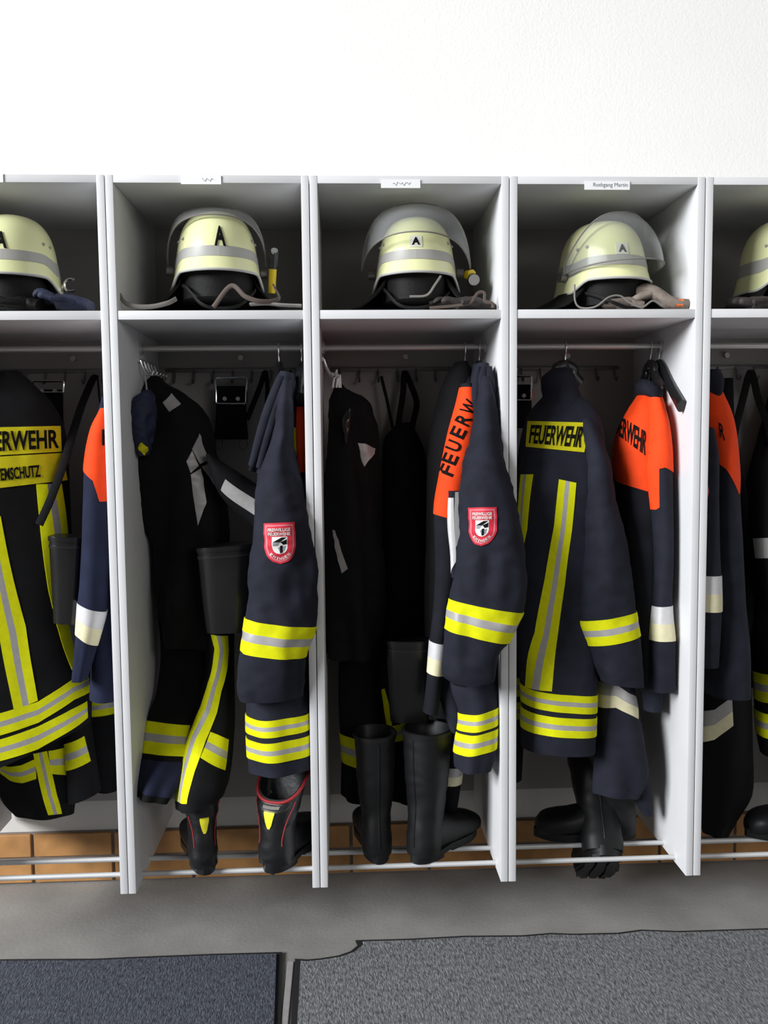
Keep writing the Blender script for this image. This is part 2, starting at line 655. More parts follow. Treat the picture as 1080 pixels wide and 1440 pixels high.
b = MB(); b.box((-4.5, -6.5, -0.1), (5.5, WALL + 0.1, 0.0), 'concrete'); structure('floor', b)
b = MB(); b.box((-4.5, WALL, 0.0), (5.5, WALL + 0.2, 3.6), 'plaster'); structure('wall_back', b)
b = MB(); b.box((-4.5, WALL - 0.006, 0.16), (5.5, WALL, 0.34), 'strip_grey'); structure('wall_strip', b)  # thin strip low on the wall, greyer than the plaster
# two courses of fired tile along the foot of the wall
b = MB()
b.box((-4.5, WALL - 0.008, 0.0), (5.5, WALL, 0.168), 'mortar')
for row, (z0, z1, sh) in enumerate(((0.006, 0.078, 0.0), (0.090, 0.162, 0.0))):
    x = -4.45
    while x < 5.3:
        b.box((x, WALL - 0.018, z0), (x + 0.242, WALL - 0.006, z1), 'tile', 0.002)
        x += 0.252
structure('baseboard_back', b)

# ------------------------------------------------------------------ lockers
LOCK = {}
for i, (lab, txt) in enumerate((
        ('light grey open locker cut off by the left edge of the photo', None),
        ('light grey open locker second from the left, above red-piped boots', None),
        ('light grey open locker in the middle, above tall black rubber boots', None),
        ('light grey open locker second from the right, with the clearly printed name label', 'Rothgang Martin'),
        ('light grey open locker cut off by the right edge of the photo', None))):
    x0, x1 = (i - 1) * 0.5 + 0.0012, i * 0.5 - 0.0012
    t = thing('locker', lab, 'locker', ((x0 + x1) / 2, DEP / 2, ZB), 'row of open lockers')
    LOCK[i] = t
    for a, c in ((x0, x0 + TH), (x1 - TH, x1)):
        b = MB(); b.box((a, 0, ZB), (c, DEP, ZT), 'laminate', 0.0012); b.build('side_panel', t)
    a, c = x0 + TH, x1 - TH
    b = MB(); b.box((a, 0.0008, ZT - TH), (c, DEP, ZT), 'laminate', 0.001); b.build('top_panel', t)
    b = MB(); b.box((a, 0.002, ZS - 0.022), (c, DEP - 0.012, ZS), 'laminate', 0.001); b.build('shelf', t)
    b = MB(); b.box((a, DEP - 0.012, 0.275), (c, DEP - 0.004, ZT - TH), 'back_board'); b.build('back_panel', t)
    b = MB(); b.tube([(a, 0.24, 1.652), (c, 0.24, 1.652)], 0.0085, 'steel', 16); cr = b.build('clothes_rail', t)
    for e, d in ((a, 1), (c, -1)):
        b = MB(); b.tube([(e, 0.24, 1.652), (e + d * 0.008, 0.24, 1.652)], 0.017, 'steel', 16)
        b.build('rail_socket', cr)
    for y in (0.08, 0.17):
        b = MB(); b.tube([(a, y, 0.234), (c, y, 0.234)], 0.0068, 'aluminium', 14); b.build('boot_rail', t)
    # hook rail on the back panel
    zh = 1.612
    b = MB(); b.box((a + 0.02, DEP - 0.018, zh - 0.006), (c - 0.045, DEP - 0.012, zh + 0.006), 'gunmetal', 0.001); hr = b.build('hook_rail', t)
    for k in range(7):
        hx = a + 0.05 + k * 0.058
        b = MB()
        b.tube([(hx, DEP - 0.018, zh), (hx, DEP - 0.024, zh - 0.02), (hx, DEP - 0.032, zh - 0.036), (hx, DEP - 0.046, zh - 0.04), (hx, DEP - 0.054, zh - 0.03)], 0.003, 'gunmetal', 8)
        b.build('hook', hr)
    b = MB(); b.tube([((a + c) / 2 + 0.02, DEP - 0.012, 1.648), ((a + c) / 2 + 0.02, DEP - 0.03, 1.648)], 0.008, 'steel', 12); b.build('rail_knob', t)
    # side hook rail on the left panel
    b = MB(); b.box((a, 0.20, 1.612), (a + 0.006, 0.42, 1.624), 'steel', 0.001); sr = b.build('side_hook_rail', t)
    for k in range(5):
        hy = 0.215 + k * 0.045
        b = MB()
        b.tube([(a + 0.006, hy, 1.618), (a + 0.012, hy, 1.60), (a + 0.022, hy, 1.582), (a + 0.036, hy, 1.578), (a + 0.042, hy, 1.59)], 0.003, 'chrome', 8)
        b.build('hook', sr)
    # name label over the top panel's edge
    w = 0.115 if i == 3 else 0.098
    lx = {0: -0.292, 1: 0.235, 2: 0.727, 3: 1.247, 4: 1.745}[i]
    dz = {0: 0.004, 1: 0.001, 2: -0.0065, 3: -0.009, 4: -0.008}[i]
    b = MB(); b.box((lx - w / 2, -0.0022, ZT - 0.024 + dz), (lx + w / 2, -0.0004, ZT - 0.003 + dz), 'paper'); nl = b.build('name_label', t, smooth=False)
    if i == 3:
        nl['label'] = 'white printed name label'
    V, F = text_mesh(txt, 0.0) if txt else (None, None)
    tw = w * (0.76 if i == 3 else 0.4)
    b = MB()
    xo = lx - tw / 2 + (0.008 if i == 3 else 0)
    if i == 3:
        b.add([(xo + q[0] * tw, -0.0029, ZT - 0.007 + dz - q[1] * 0.013) for q in V], F, 'ink_grey')
        b.build('lettering', nl, smooth=False)
    elif i == 2:
        # handwritten, too faint to read
        pts = [(xo + 0.004 * k, -0.0026, ZT - 0.0135 + dz + 0.004 * math.sin(k * 2.4) + 0.0015 * math.sin(k * 5.1)) for k in range(12)]
        b.tube(pts, 0.0006, 'ink_grey', 5)
        b.build('lettering', nl)
    elif i == 1:
        pts = [(xo + 0.022 + 0.004 * k, -0.0026, ZT - 0.0135 + dz + 0.0045 * math.sin(k * 2.1 + 1)) for k in range(8)]
        b.tube(pts, 0.0006, 'ink_grey', 5)
        b.build('lettering', nl)

# ------------------------------------------------------------------ floor mats
def floor_mat(name, label, outline, m):
    cx = sum(p[0] for p in outline) / len(outline)
    cy = sum(p[1] for p in outline) / len(outline)
    t = thing(name, label, 'mat', (cx, cy, 0))

    def slab(pts, z0, z1, mm, nm, par):
        n = len(pts)
        mb = MB()
        vs = [(p[0], p[1], z0) for p in pts] + [(p[0], p[1], z1) for p in pts]
        fs = [list(range(n))[::-1], [n + i for i in range(n)]] + [[i, (i + 1) % n, n + (i + 1) % n, n + i] for i in range(n)]
        mb.add(vs, fs, mm)
        return mb.build(nm, par, smooth=False)
    slab(outline, 0.0, 0.006, 'mat_rubber', 'rubber_border', t)
    # inner outline: shrink towards the inside by 18 mm
    n = len(outline)
    inn = []
    for i in range(n):
        p0, p1, p2 = [np.array(outline[(i + d) % n]) for d in (-1, 0, 1)]
        e1, e2 = p1 - p0, p2 - p1
        n1 = np.array([-e1[1], e1[0]]) / np.linalg.norm(e1)
        n2 = np.array([-e2[1], e2[0]]) / np.linalg.norm(e2)
        d = n1 + n2
        d = d / max(0.3, (d @ d) / 2)
        inn.append(p1 + d * 0.016)
    slab(inn, 0.004, 0.011, m, 'pile', t)


lm = [(-1.6, -2.0), (0.43, -2.0), (0.408, -0.225), (0.392, 0.070), (0.2, 0.073), (0.03, 0.072), (-0.12, 0.070), (-0.26, 0.078), (-0.369, 0.083), (-1.6, 0.09)]
floor_mat('floor_mat', 'dark bluish grey ribbed floor mat at bottom left', lm, 'mat_pile_blue')
rm = [(0.47, -2.0), (3.2, -2.0), (3.2, 0.09), (1.761, 0.102), (1.5, 0.104), (1.40, 0.118), (1.33, 0.106), (1.2, 0.109), (1.14, 0.117), (1.06, 0.110), (0.9, 0.118), (0.75, 0.113), (0.592, 0.115), (0.598, 0.09), (0.578, 0.062), (0.545, 0.044), (0.50, 0.034), (0.462, 0.030), (0.428, 0.036), (0.432, -0.225)]
floor_mat('floor_mat', 'wide mid grey floor mat with rippled black edge at bottom right', rm, 'mat_pile')
b = MB(); b.box((0.409, -2.0, 0.0), (0.425, 0.028, 0.004), 'silver', 0.001); structure('trim_2', b)
# ------------------------------------------------------------------ helmets
class Dome:
    """helmet shell; u: 0 = wearer's front, going round; v: 0 rim, 1 crown"""

    def __init__(s, loc, rz, tilt=0.0, a=0.110, b=0.137, h=0.168, zb=0.078, dip=0.032):
        s.a, s.b, s.h, s.zb, s.dip = a, b, h, zb, dip
        s.M = np.array(Matrix.Translation(Vector(loc)) @ Matrix.Rotation(rz, 4, 'Z') @ Matrix.Rotation(tilt, 4, 'X'))

    def w(s, P):
        P = np.asarray(P, float)
        return P @ s.M[:3, :3].T + s.M[:3, 3]

    def local(s, u, v, off=0.0):
        u, v = np.broadcast_arrays(np.asarray(u, float), np.asarray(v, float))
        th = 2 * PI * u
        f = np.abs(((u + 0.5) % 1.0) - 0.5) * 360          # degrees from the front
        k = np.clip((f - 52) / 30, 0, 1)
        k = k * k * (3 - 2 * k)
        ph = v * PI / 2
        r = np.cos(ph)**0.60
        z = np.sin(ph)**0.92
        low = np.clip((0.22 - v) / 0.22, 0, 1)
        flare = 0.010 * low**2
        base = s.zb - s.dip * k * (1 - np.clip(v / 0.5, 0, 1))**2
        x = (s.a + off + flare) * r * np.sin(th)
        y = -(s.b + off + flare * 1.2) * r * np.cos(th)
        return np.stack([x, y, base + (s.h + off) * z], -1)

    def P(s, u, v, off=0.0):
        return s.w(s.local(u, v, off))


def helmet(label, cx, cy, Y, rz, letter, lsize, sticker=True, visor=None, tilt=0.0, scale=1.0, zb=0.078, letter_u=0.0, letter_v=0.33, light=None, group='fire helmets on the locker shelves', guard=None, lh=None, vrot=0.0, vwide=1.0):
    """cx: pixel column of the helmet's middle"""
    x = at(cx, 400, Y)[0]
    t = thing('fire_helmet', label, 'helmet', (x, Y, ZS), group)
    d = Dome((x, Y, ZS), rz, tilt, 0.110 * scale, 0.137 * scale, 0.168 * scale, zb)
    nu, nv = 72, 26
    U, V = np.meshgrid(np.arange(nu) / nu, np.linspace(0, 0.985, nv))
    mb = MB()
    P = list(d.P(U, V).reshape(-1, 3)) + list(d.P(U, V, -0.004).reshape(-1, 3))
    fs = []
    for o_ in (0, nu * nv):
        for i in range(nv - 1):
            for j in range(nu):
                fs.append([o_ + i * nu + j, o_ + i * nu + (j + 1) % nu, o_ + (i + 1) * nu + (j + 1) % nu, o_ + (i + 1) * nu + j])
        fs.append([o_ + (nv - 1) * nu + j for j in range(nu)])
    for j in range(nu):
        fs.append([j, (j + 1) % nu, nu * nv + (j + 1) % nu, nu * nv + j])
    mb.add(P, fs, 'helmet_shell')
    mb.build('shell', t)
    # rim bead
    mb = MB(); mb.tube(list(d.P(np.arange(nu) / nu, np.zeros(nu))), 0.0034, 'helmet_rim', 8, closed=True); mb.build('rim', t)
    # reflective band
    us = np.arange(73) / 72
    mb = MB(); sheet(mb, d, np.array([[(u, vv) for vv in np.linspace(0.115, 0.215, 4)] for u in us]), 0.0012, [(1, 'helmet_band')]); mb.build('reflective_band', t)
    # letter
    if letter:
        hw = lsize
        lv = lh or lsize * 2.1
        q = [np.array(p) for p in ((letter_u - hw, letter_v + lv), (letter_u + hw, letter_v + lv), (letter_u + hw, letter_v - lv), (letter_u - hw, letter_v - lv))]
        if sticker:
            mb = MB()
            quadp(mb, d, q, [(-0.3, -0.25), (1.3, -0.25), (1.3, 1.25), (-0.3, 1.25)], 'sticker', 0.0015)
            st = mb.build('letter_sticker', t)
        else:
            st = t
        lettering(d, None, letter, 'ink', 0.0028, st, 'lettering', q, weight=0.03)
    # side bolts
    for u in (0.165, 0.205, -0.165, -0.205):
        p = d.P(u, 0.33, 0.0); q_ = d.P(u, 0.33, 0.004)
        mb = MB(); mb.tube([p, q_], 0.004, 'helmet_band', 10); mb.build('bolt', t)
    # dark lining under the shell
    mb = MB()
    rows = []
    for z, sc in ((0.0, 0.86), (0.03, 0.87), (0.06, 0.9), (0.10, 0.9)):
        k = zb / 0.078
        rows.append([d.w((d.a * sc * math.sin(a_), -d.b * sc * math.cos(a_), (zb - 0.062) + z * k)) for a_ in np.arange(36) / 36 * 2 * PI])
    vs = [p for r in rows for p in r]
    fs = [[i * 36 + j, i * 36 + (j + 1) % 36, (i + 1) * 36 + (j + 1) % 36, (i + 1) * 36 + j] for i in range(3) for j in range(36)] + [list(range(36)), [108 + j for j in range(36)]]
    mb.add(vs, fs, 'black_leather')
    mb.build('liner', t)
    # neck guard: leather skirt hanging from the ears round the back, spreading on the shelf
    g = guard or (0.20, 0.17, 0.62)
    mb = MB()
    na, nr = 40, 8
    vs = []
    for off in (0.0, -0.004):
        for i in range(na):
            f = i / (na - 1)
            ang = PI * (1 + g[2] * (2 * f - 1))            # round the back; 0 = front
            for j in range(nr):
                r_ = j / (nr - 1)
                e = r_**1.3
                wob = 1 + 0.06 * math.sin(ang * 5 + 1.3 * rz * 9) * e
                lx = math.sin(ang) * (d.a * 0.93 + off + (g[0] - d.a) * e) * wob
                ly = -math.cos(ang) * (d.b * 0.93 + off + (g[1] - d.b) * e)
                lz = (zb - 0.012) * (1 - r_)**1.2 + 0.006 + off * 0.5 + 0.012 * e * abs(math.sin(ang * 3.2))
                vs.append(d.w((lx, ly, lz)))
    fs = []
    for o_ in (0, na * nr):
        for i in range(na - 1):
            for j in range(nr - 1):
                a0 = o_ + i * nr + j
                fs.append([a0, a0 + 1, a0 + nr + 1, a0 + nr])
    for i in range(na - 1):
        for j in (0, nr - 1):
            fs.append([i * nr + j, (i + 1) * nr + j, na * nr + (i + 1) * nr + j, na * nr + i * nr + j])
    for i in (0, na - 1):
        for j in range(nr - 1):
            fs.append([i * nr + j, i * nr + j + 1, na * nr + i * nr + j + 1, na * nr + i * nr + j])
    # keep the leather inside the locker
    cell = math.floor(x / 0.5)
    lo, hi = cell * 0.5 + TH + 0.006, (cell + 1) * 0.5 - TH - 0.006
    vs = [(min(max(p[0], lo), hi), min(p[1], DEP - 0.02), max(p[2], ZS + 0.001)) for p in vs]
    mb.add(vs, fs, 'black_leather')
    mb.build('neck_guard', t)
    # chin strap
    mb = MB()
    pts = [(d.a * 0.9, -0.02, zb - 0.02), (d.a * 0.82, -0.075, zb - 0.045), (0.045, -d.b * 0.98, 0.018), (-0.01, -d.b * 1.0, 0.010), (-0.05, -d.b * 0.96, 0.022), (-d.a * 0.75, -0.09, zb - 0.04), (-d.a * 0.9, -0.02, zb - 0.02)]
    f = herm(np.arange(7), np.array(pts))
    mb.tube([d.w(p) for p in f(np.linspace(0, 6, 40))], 0.0045, 'black_leather', 8, flat=(1, 0.3))
    mb.build('chin_strap', t)
    if visor:
        r0, e0, e1, half, px_ = visor                       # reach, lower / upper elevation, half angle
        piv = np.array([0, px_, zb + 0.02])
        nth, nph = 48, 14

        def vp(a_, e_):
            rr = r0 * (1 - 0.14 * (abs(a_) / half)**2)
            k = abs(a_) / half
            ee = e_ * (1 - 0.86 * k**3.2)                    # the visor narrows to the hinges
            sx = math.sin(a_)
            x_, y_ = sx * (d.a + 0.020) * math.cos(ee)**0.3 * (1 + (vwide - 1) * k), -math.cos(a_) * rr * math.cos(ee)
            cr_, sr_ = math.cos(vrot), math.sin(vrot)
            return d.w(piv + np.array([x_ * cr_ - y_ * sr_, x_ * sr_ + y_ * cr_, rr * math.sin(ee) * 0.97]))
        A_ = np.linspace(-half, half, nth)
        E_ = np.linspace(e0, e1, nph)
        vs = [vp(a_, e_) for a_ in A_ for e_ in E_]
        fs = [[i * nph + j, i * nph + j + 1, (i + 1) * nph + j + 1, (i + 1) * nph + j] for i in range(nth - 1) for j in range(nph - 1)]
        mb = MB(); mb.add(vs, fs, 'visor')
        vz = mb.build('visor', t)
        vz['label'] = 'clear visor pushed up over the shell'
        mb = MB()
        loop = [vp(a_, e0) for a_ in A_] + [vp(half, e_) for e_ in E_[1:-1]] + [vp(a_, e1) for a_ in A_[::-1]] + [vp(-half, e_) for e_ in E_[::-1][1:-1]]
        mb.tube(loop, 0.0022, 'cord_grey', 6, closed=True)
        mb.build('visor_edge', vz)
        for sgn in (-1, 1):
            c = np.array([sgn * (d.a + 0.004), px_, zb + 0.018])
            mb = MB(); mb.tube([d.w(c), d.w(c + np.array([sgn * 0.018, 0, 0]))], 0.013, 'gunmetal', 16); mb.build('visor_hinge', t)
    if light:
        lx, lz, kind = light
        if kind == 'torch':
            mb = MB()
            p0 = d.w((lx, -0.02, lz - 0.045)); 
            prof = [(-0.045, 0.009, 'lamp_yellow'), (0.0, 0.010, 'lamp_yellow'), (0.028, 0.010, 'black_plastic'), (0.05, 0.014, 'black_plastic')]
            b_ = MB(); b_.tube([d.w((lx, -0.02, lz - 0.05)), d.w((lx + 0.003, -0.03, lz + 0.012))], [0.0095, 0.0105], 'lamp_yellow', 16)
            tr_ = b_.build('torch', t)
            tr_['label'] = 'small black and yellow torch clipped to the side'
            b_ = MB(); b_.tube([d.w((lx + 0.003, -0.03, lz + 0.012)), d.w((lx + 0.004, -0.034, lz + 0.032)), d.w((lx + 0.005, -0.042, lz + 0.055))], [0.0115, 0.015, 0.015], 'black_plastic', 16)
            hd = b_.build('torch_head', tr_)
            b_ = MB(); b_.tube([d.w((lx + 0.005, -0.055, lz + 0.052)), d.w((lx + 0.005, -0.060, lz + 0.055))], 0.009, 'chrome', 14); b_.build('lens', tr_)
        elif kind == 'lamp':
            b_ = MB(); b_.tube([d.w((lx - 0.012, 0.0, lz + 0.02)), d.w((lx, -0.02, lz + 0.018))], 0.012, 'lamp_yellow', 14)
            tr_ = b_.build('torch', t)
            tr_['label'] = 'small yellow torch with a bright lens clipped to the side'
            b_ = MB(); b_.tube([d.w((lx, -0.015, lz + 0.01)), d.w((lx + 0.003, -0.05, lz - 0.002))], [0.012, 0.016], 'black_plastic', 14); b_.build('torch_head', tr_)
            b_ = MB(); b_.tube([d.w((lx + 0.003, -0.05, lz - 0.002)), d.w((lx + 0.003, -0.054, lz - 0.003))], 0.0145, 'chrome', 14); b_.build('lens', tr_)
        elif kind == 'clip':
            b_ = MB(); c = np.array([lx, -0.01, lz])
            b_.tube([d.w(c + np.array([0.016 * math.cos(a_), 0, 0.016 * math.sin(a_)])) for a_ in np.linspace(0.9, 5.4, 16)], 0.0035, 'chrome', 8)
            b_.tube([d.w(c + np.array([-0.016, 0, 0])), d.w(c + np.array([-0.03, 0.0, -0.02]))], 0.004, 'chrome', 8)
            b_.build('lamp_holder', t)
    return t, d


helmet('yellow-white fire helmet without visor at the far left, black A turned aside', 22, 0, 0.17, 0.10, 'A', 0.022, False, None, light=(0.142, 0.092, 'clip'), zb=0.097, scale=1.0, lh=0.095, letter_v=0.315)
helmet('yellow-white fire helmet with tall black A and black-yellow torch', 306, 0, 0.17, 0.18, 'A', 0.021, False, (0.168, 0.85, 1.42, 1.62, 0.0), light=(0.142, 0.12, 'torch'), zb=0.106, scale=1.0, letter_u=0.004, letter_v=0.325, lh=0.115, vrot=-0.1)
H3, _ = helmet('yellow-white fire helmet in the middle locker, small A on a pale sticker, visor wide open', 585, 0, 0.17, -0.08, 'A', 0.016, True, (0.185, 0.42, 1.25, 1.50, 0.0), light=(0.150, 0.095, 'lamp'), zb=0.100, scale=0.96, letter_v=0.305, lh=0.045, guard=(0.20, 0.17, 0.70), vrot=0.0, vwide=1.16)
H4, _ = helmet('yellow-white fire helmet turned to the right beneath the printed name label', 845, 0, 0.18, 0.32, 'A', 0.015, True, (0.190, 0.12, 1.02, 1.62, 0.0), zb=0.086, scale=1.0, letter_u=-0.035, letter_v=0.28, lh=0.042, guard=(0.215, 0.19, 0.66), vrot=0.2)
helmet('yellow-white fire helmet cut off by the right edge of the photo', 1103, 0, 0.18, 0.3, None, 0.02, False, None, zb=0.097, scale=1.0, guard=(0.2, 0.2, 0.62))


# ------------------------------------------------------------------ gloves on the shelf
def glove(label, m, path, w, h, fingers, group=None, tag_=False):
    """path: local points of the palm from cuff to knuckles (world)"""
    c0 = path[0]
    t = thing('leather_glove', label, 'glove', (c0[0], c0[1], ZS), group)
    C = [np.array(p) for p in path]
    A, B = [], []
    for i in range(len(C)):
        tn = C[min(i + 1, len(C) - 1)] - C[max(i - 1, 0)]
        tn = tn / np.linalg.norm(tn)
        sd = np.cross(tn, [0, 0, 1.0]); sd = sd / (np.linalg.norm(sd) + 1e-9)
        up = np.cross(sd, tn)
        A.append(sd * w[i]); B.append(up * h[i])
    lo = Loft(C, A, B, wrinkle=0.004, wr_f=(45, 45, 45), p=2.4)
    part(lo, 'palm', m, t, nu=24, nv=20, start='cap', end='cap')
    tn = C[-1] - C[-2]; tn = tn / np.linalg.norm(tn)
    sd = np.cross(tn, [0, 0, 1.0]); sd = sd / (np.linalg.norm(sd) + 1e-9)
    for k, (l_, dz) in enumerate(fingers):
        o_ = C[-1] + sd * w[-1] * (0.75 - 0.5 * k) - tn * 0.008
        pts = [o_, o_ + tn * l_ * 0.4 + np.array([0, 0, dz * 0.7]), o_ + tn * l_ * 0.75 + np.array([0, 0, dz]), o_ + tn * l_ + np.array([0, 0, dz * 0.5])]
        pts = [np.array((p[0], p[1], max(p[2], ZS + 0.010))) for p in pts]
        f = herm(np.arange(4), np.array(pts))
        mb = MB(); mb.tube(f(np.linspace(0, 3, 12)), [0.0095] * 9 + [0.009, 0.007, 0.004], m, 10); mb.build('finger', t)
    o_ = C[len(C) // 2] - sd * w[len(C) // 2] * 0.8
    pts = [o_, o_ - sd * 0.02 + tn * 0.02, o_ - sd * 0.028 + tn * 0.05]
    pts = [np.array((p[0], p[1], max(p[2], ZS + 0.011))) for p in pts]
    mb = MB(); mb.tube(pts, [0.011, 0.0105, 0.006], m, 10); mb.build('thumb', t)
    if tag_:
        p = C[1]
        q = lambda v0, v1, u0, u1: np.array([[(u, vv) for u in np.linspace(u0, u1, 6)] for vv in np.linspace(v0, v1, 3)])
        mb = MB(); sheet(mb, lo, q(0.10, 0.20, -0.1, 0.6), 0.0015, [(1, 'tag_orange')]); mb.build('orange_tag', t)
    return t


def strap(name, label, cat, pts, r, m, flat=(1, 0.3), group=None, n=40, parent=None):
    P = [at(*p) for p in pts]
    f = herm(np.arange(len(P)), np.array(P))
    o = None
    mb = MB(); mb.tube(f(np.linspace(0, len(P) - 1, n)), r, m, 8, flat=flat)
    o = mb.build(name, parent)
    if parent is not None:
        return o
    o['label'] = label; o['category'] = cat
    if group:
        o['group'] = group
    return o


def sp(px, Y, z):
    q = at(px, 430, Y)
    return np.array([q[0], Y, ZS + z])


G = 'gloves on the locker shelves'
glove('crumpled dark blue glove lying at the front of the far left shelf', 'glove_blue', [sp(128, 0.07, 0.02), sp(105, 0.07, 0.026), sp(82, 0.065, 0.03)], [0.035, 0.042, 0.045], [0.014, 0.02, 0.02], [(0.06, 0.01), (0.07, 0.02), (0.065, 0.02), (0.05, 0.01)], G)
glove('black glove with pale studs under the far left helmet', 'black_leather', [sp(58, 0.045, 0.018), sp(38, 0.05, 0.022), sp(14, 0.05, 0.022)], [0.03, 0.035, 0.038], [0.014, 0.017, 0.017], [(0.05, 0.01), (0.06, 0.012), (0.055, 0.01), (0.045, 0.01)], G)
G3 = glove('dark leather glove at the right end of the middle shelf', 'glove_dark', [sp(690, 0.10, 0.016), sp(665, 0.09, 0.024), sp(638, 0.08, 0.022)], [0.034, 0.04, 0.04], [0.013, 0.02, 0.018], [(0.06, 0.01), (0.07, 0.015), (0.065, 0.012), (0.05, 0.01)], G)
glove('grey-brown leather glove with an orange tag, resting against the right panel', 'glove_tan', [sp(966, 0.06, 0.018), sp(944, 0.065, 0.022), sp(922, 0.08, 0.05), sp(910, 0.10, 0.062), sp(896, 0.12, 0.050)], [0.026, 0.033, 0.034, 0.036, 0.038], [0.013, 0.016, 0.017, 0.018, 0.018], [(0.06, -0.01), (0.072, 0.0), (0.066, 0.008), (0.05, 0.0)], G, True)
glove('grey-brown leather glove folded behind the loose cord', 'glove_tan', [sp(905, 0.08, 0.016), sp(885, 0.09, 0.024), sp(868, 0.10, 0.026)], [0.03, 0.036, 0.038], [0.013, 0.018, 0.018], [(0.05, 0.0), (0.055, 0.004), (0.05, 0.0), (0.045, 0.0)], G)
glove('dark glove under the helmet at the right edge of the photo', 'glove_dark', [sp(1092, 0.06, 0.018), sp(1072, 0.06, 0.022), sp(1052, 0.06, 0.02)], [0.03, 0.036, 0.038], [0.013, 0.016, 0.016], [(0.05, 0.008), (0.06, 0.012), (0.055, 0.01), (0.045, 0.006)], G)
SL = 'straps and cords on the shelves'
strap('leather_strap', 'pale brown strap with metal clips at left of the torch helmet shelf', 'strap', [(168, 414, 0.04), (176, 426, 0.03), (192, 431, 0.03), (214, 431, 0.035), (236, 426, 0.04), (248, 420, 0.05)], 0.006, 'cord_grey', (1.0, 0.35), SL)
strap('leather_strap', 'beige strap lying flat at right of the torch helmet shelf', 'strap', [(352, 428, 0.05), (376, 427, 0.04), (398, 429, 0.03), (424, 430, 0.03)], 0.009, 'cord_grey', (0.5, 1.0), SL)
strap('leather_strap', 'brown strap looping in front of the torch helmet', 'strap', [(300, 432, 0.03), (325, 402, 0.03), (345, 417, 0.02), (368, 424, 0.02), (392, 420, 0.04), (384, 400, 0.05)], 0.006, 'strap_brown', (1.0, 0.4), SL)
strap('wrist_cord', '', '', [(604, 433, 0.03), (640, 430, 0.03), (662, 425, 0.025), (672, 412, 0.03), (681, 412, 0.03), (682, 424, 0.03), (692, 426, 0.03), (693, 433, 0.03)], 0.004, 'strap_brown', (1.0, 0.6), parent=G3)
strap('chin_cord', '', '', [(576, 417, 0.03), (600, 415, 0.03), (612, 400, 0.03), (620, 388, 0.04)], 0.003, 'cord_grey', (1.0, 0.6), parent=H3)
strap('chin_cord', '', '', [(808, 400, 0.03), (809, 424, 0.03), (818, 433, 0.03), (838, 431, 0.02), (856, 418, 0.02), (872, 416, 0.02), (886, 426, 0.02), (903, 432, 0.02), (918, 423, 0.02), (932, 430, 0.02)], 0.0024, 'cord_grey', (1, 1), parent=H4)
# ------------------------------------------------------------------ hangers
def hanger(label, px, Y, turn, slope_l=0.17, arm=0.19, group='black plastic clothes hangers', zneck=None, dip=0.095):
    """px: pixel column of the hook on the rail; turn: direction of the arms about z"""
    x = at(px, 490, 0.24)[0]
    zr = 1.652
    t = thing('clothes_hanger', label, 'hanger', (x, 0.24, zr), group)
    dx, dy = math.cos(turn), math.sin(turn)
    W = lambda a, z: np.array([x + a * dx, 0.24 + a * dy + 0.0, zr + z])
    r = 0.0125
    # hook lies across the rail
    pts = []
    for a in np.linspace(-0.5, PI + 0.2, 16):
        pts.append(np.array([x, 0.24 - r * math.cos(a) , zr + r * math.sin(a)]))
    pts = pts[::-1]
    pts = [np.array([x, 0.24, zr - 0.055]), np.array([x, 0.24, zr - 0.03]), np.array([x, 0.24 - 0.006, zr - 0.018])] + [p for p in pts[::-1]]
    mb = MB(); mb.tube(pts, 0.0018, 'chrome', 8); mb.build('hook', t)
    zn = -0.05
    P = [W(-arm, zn - dip), W(-arm * 0.55, zn - dip * 0.55), W(-0.03, zn - 0.012), W(0, zn), W(0.03, zn - 0.012), W(arm * 0.55, zn - dip * 0.55), W(arm, zn - dip)]
    f = herm(np.arange(7), np.array(P))
    q = f(np.linspace(0, 6, 36))
    rr = [0.013 + 0.004 * abs(2 * i / 35 - 1) for i in range(36)]
    mb = MB(); mb.tube(q, rr, 'black_plastic', 14, flat=(1.1, 0.75)); mb.build('arms', t)
    mb = MB(); mb.tube([W(0, zn - 0.015), W(0, zn + 0.012)], [0.014, 0.008], 'black_plastic', 12); mb.build('neck', t)
    return t


hanger('black hanger carrying the navy jacket with a badge above red-piped boots', 392, 0.24, PI / 2, arm=0.13)
hanger('black hanger half hidden behind the left-hand badge jacket', 424, 0.24, PI / 2, arm=0.13)
hanger('black hanger carrying the orange lettered jacket of the middle locker', 654, 0.24, PI / 2, arm=0.12)
hanger('black hanger carrying the navy badge jacket of the middle locker', 674, 0.24, PI / 2, arm=0.13)
hanger('black hanger inside the jacket with the yellow back sign and high collar', 795, 0.24, 0.4, arm=0.05, dip=0.05)
hanger('black hanger inside the orange jacket under the printed name label', 915, 0.24, PI / 2, arm=0.07, dip=0.06)
hanger('bare black hanger with its arm against the white right panel', 927, 0.24, -PI / 2 - 0.02, arm=0.185, dip=0.125)

def subq(q, c):
    c = [np.array(p) for p in c]
    return np.array([[bil(q, *((c[0] * (1 - s_) + c[1] * s_) * (1 - t_) + (c[3] * (1 - s_) + c[2] * s_) * t_)) for s_ in np.linspace(0, 1, 14)] for t_ in np.linspace(0, 1, 4)])


JG = 'firefighter jackets hanging in the lockers'
TG = 'firefighter trousers hanging in the lockers'
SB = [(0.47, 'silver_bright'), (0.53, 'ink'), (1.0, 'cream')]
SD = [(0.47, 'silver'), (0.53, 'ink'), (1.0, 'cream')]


def jacket(label, px, py, Y):
    return thing('firefighter_jacket', label, 'jacket', at(px, py, Y), JG)


def trousers(label, px, py, Y):
    return thing('firefighter_trousers', label, 'trousers', at(px, py, Y), TG)


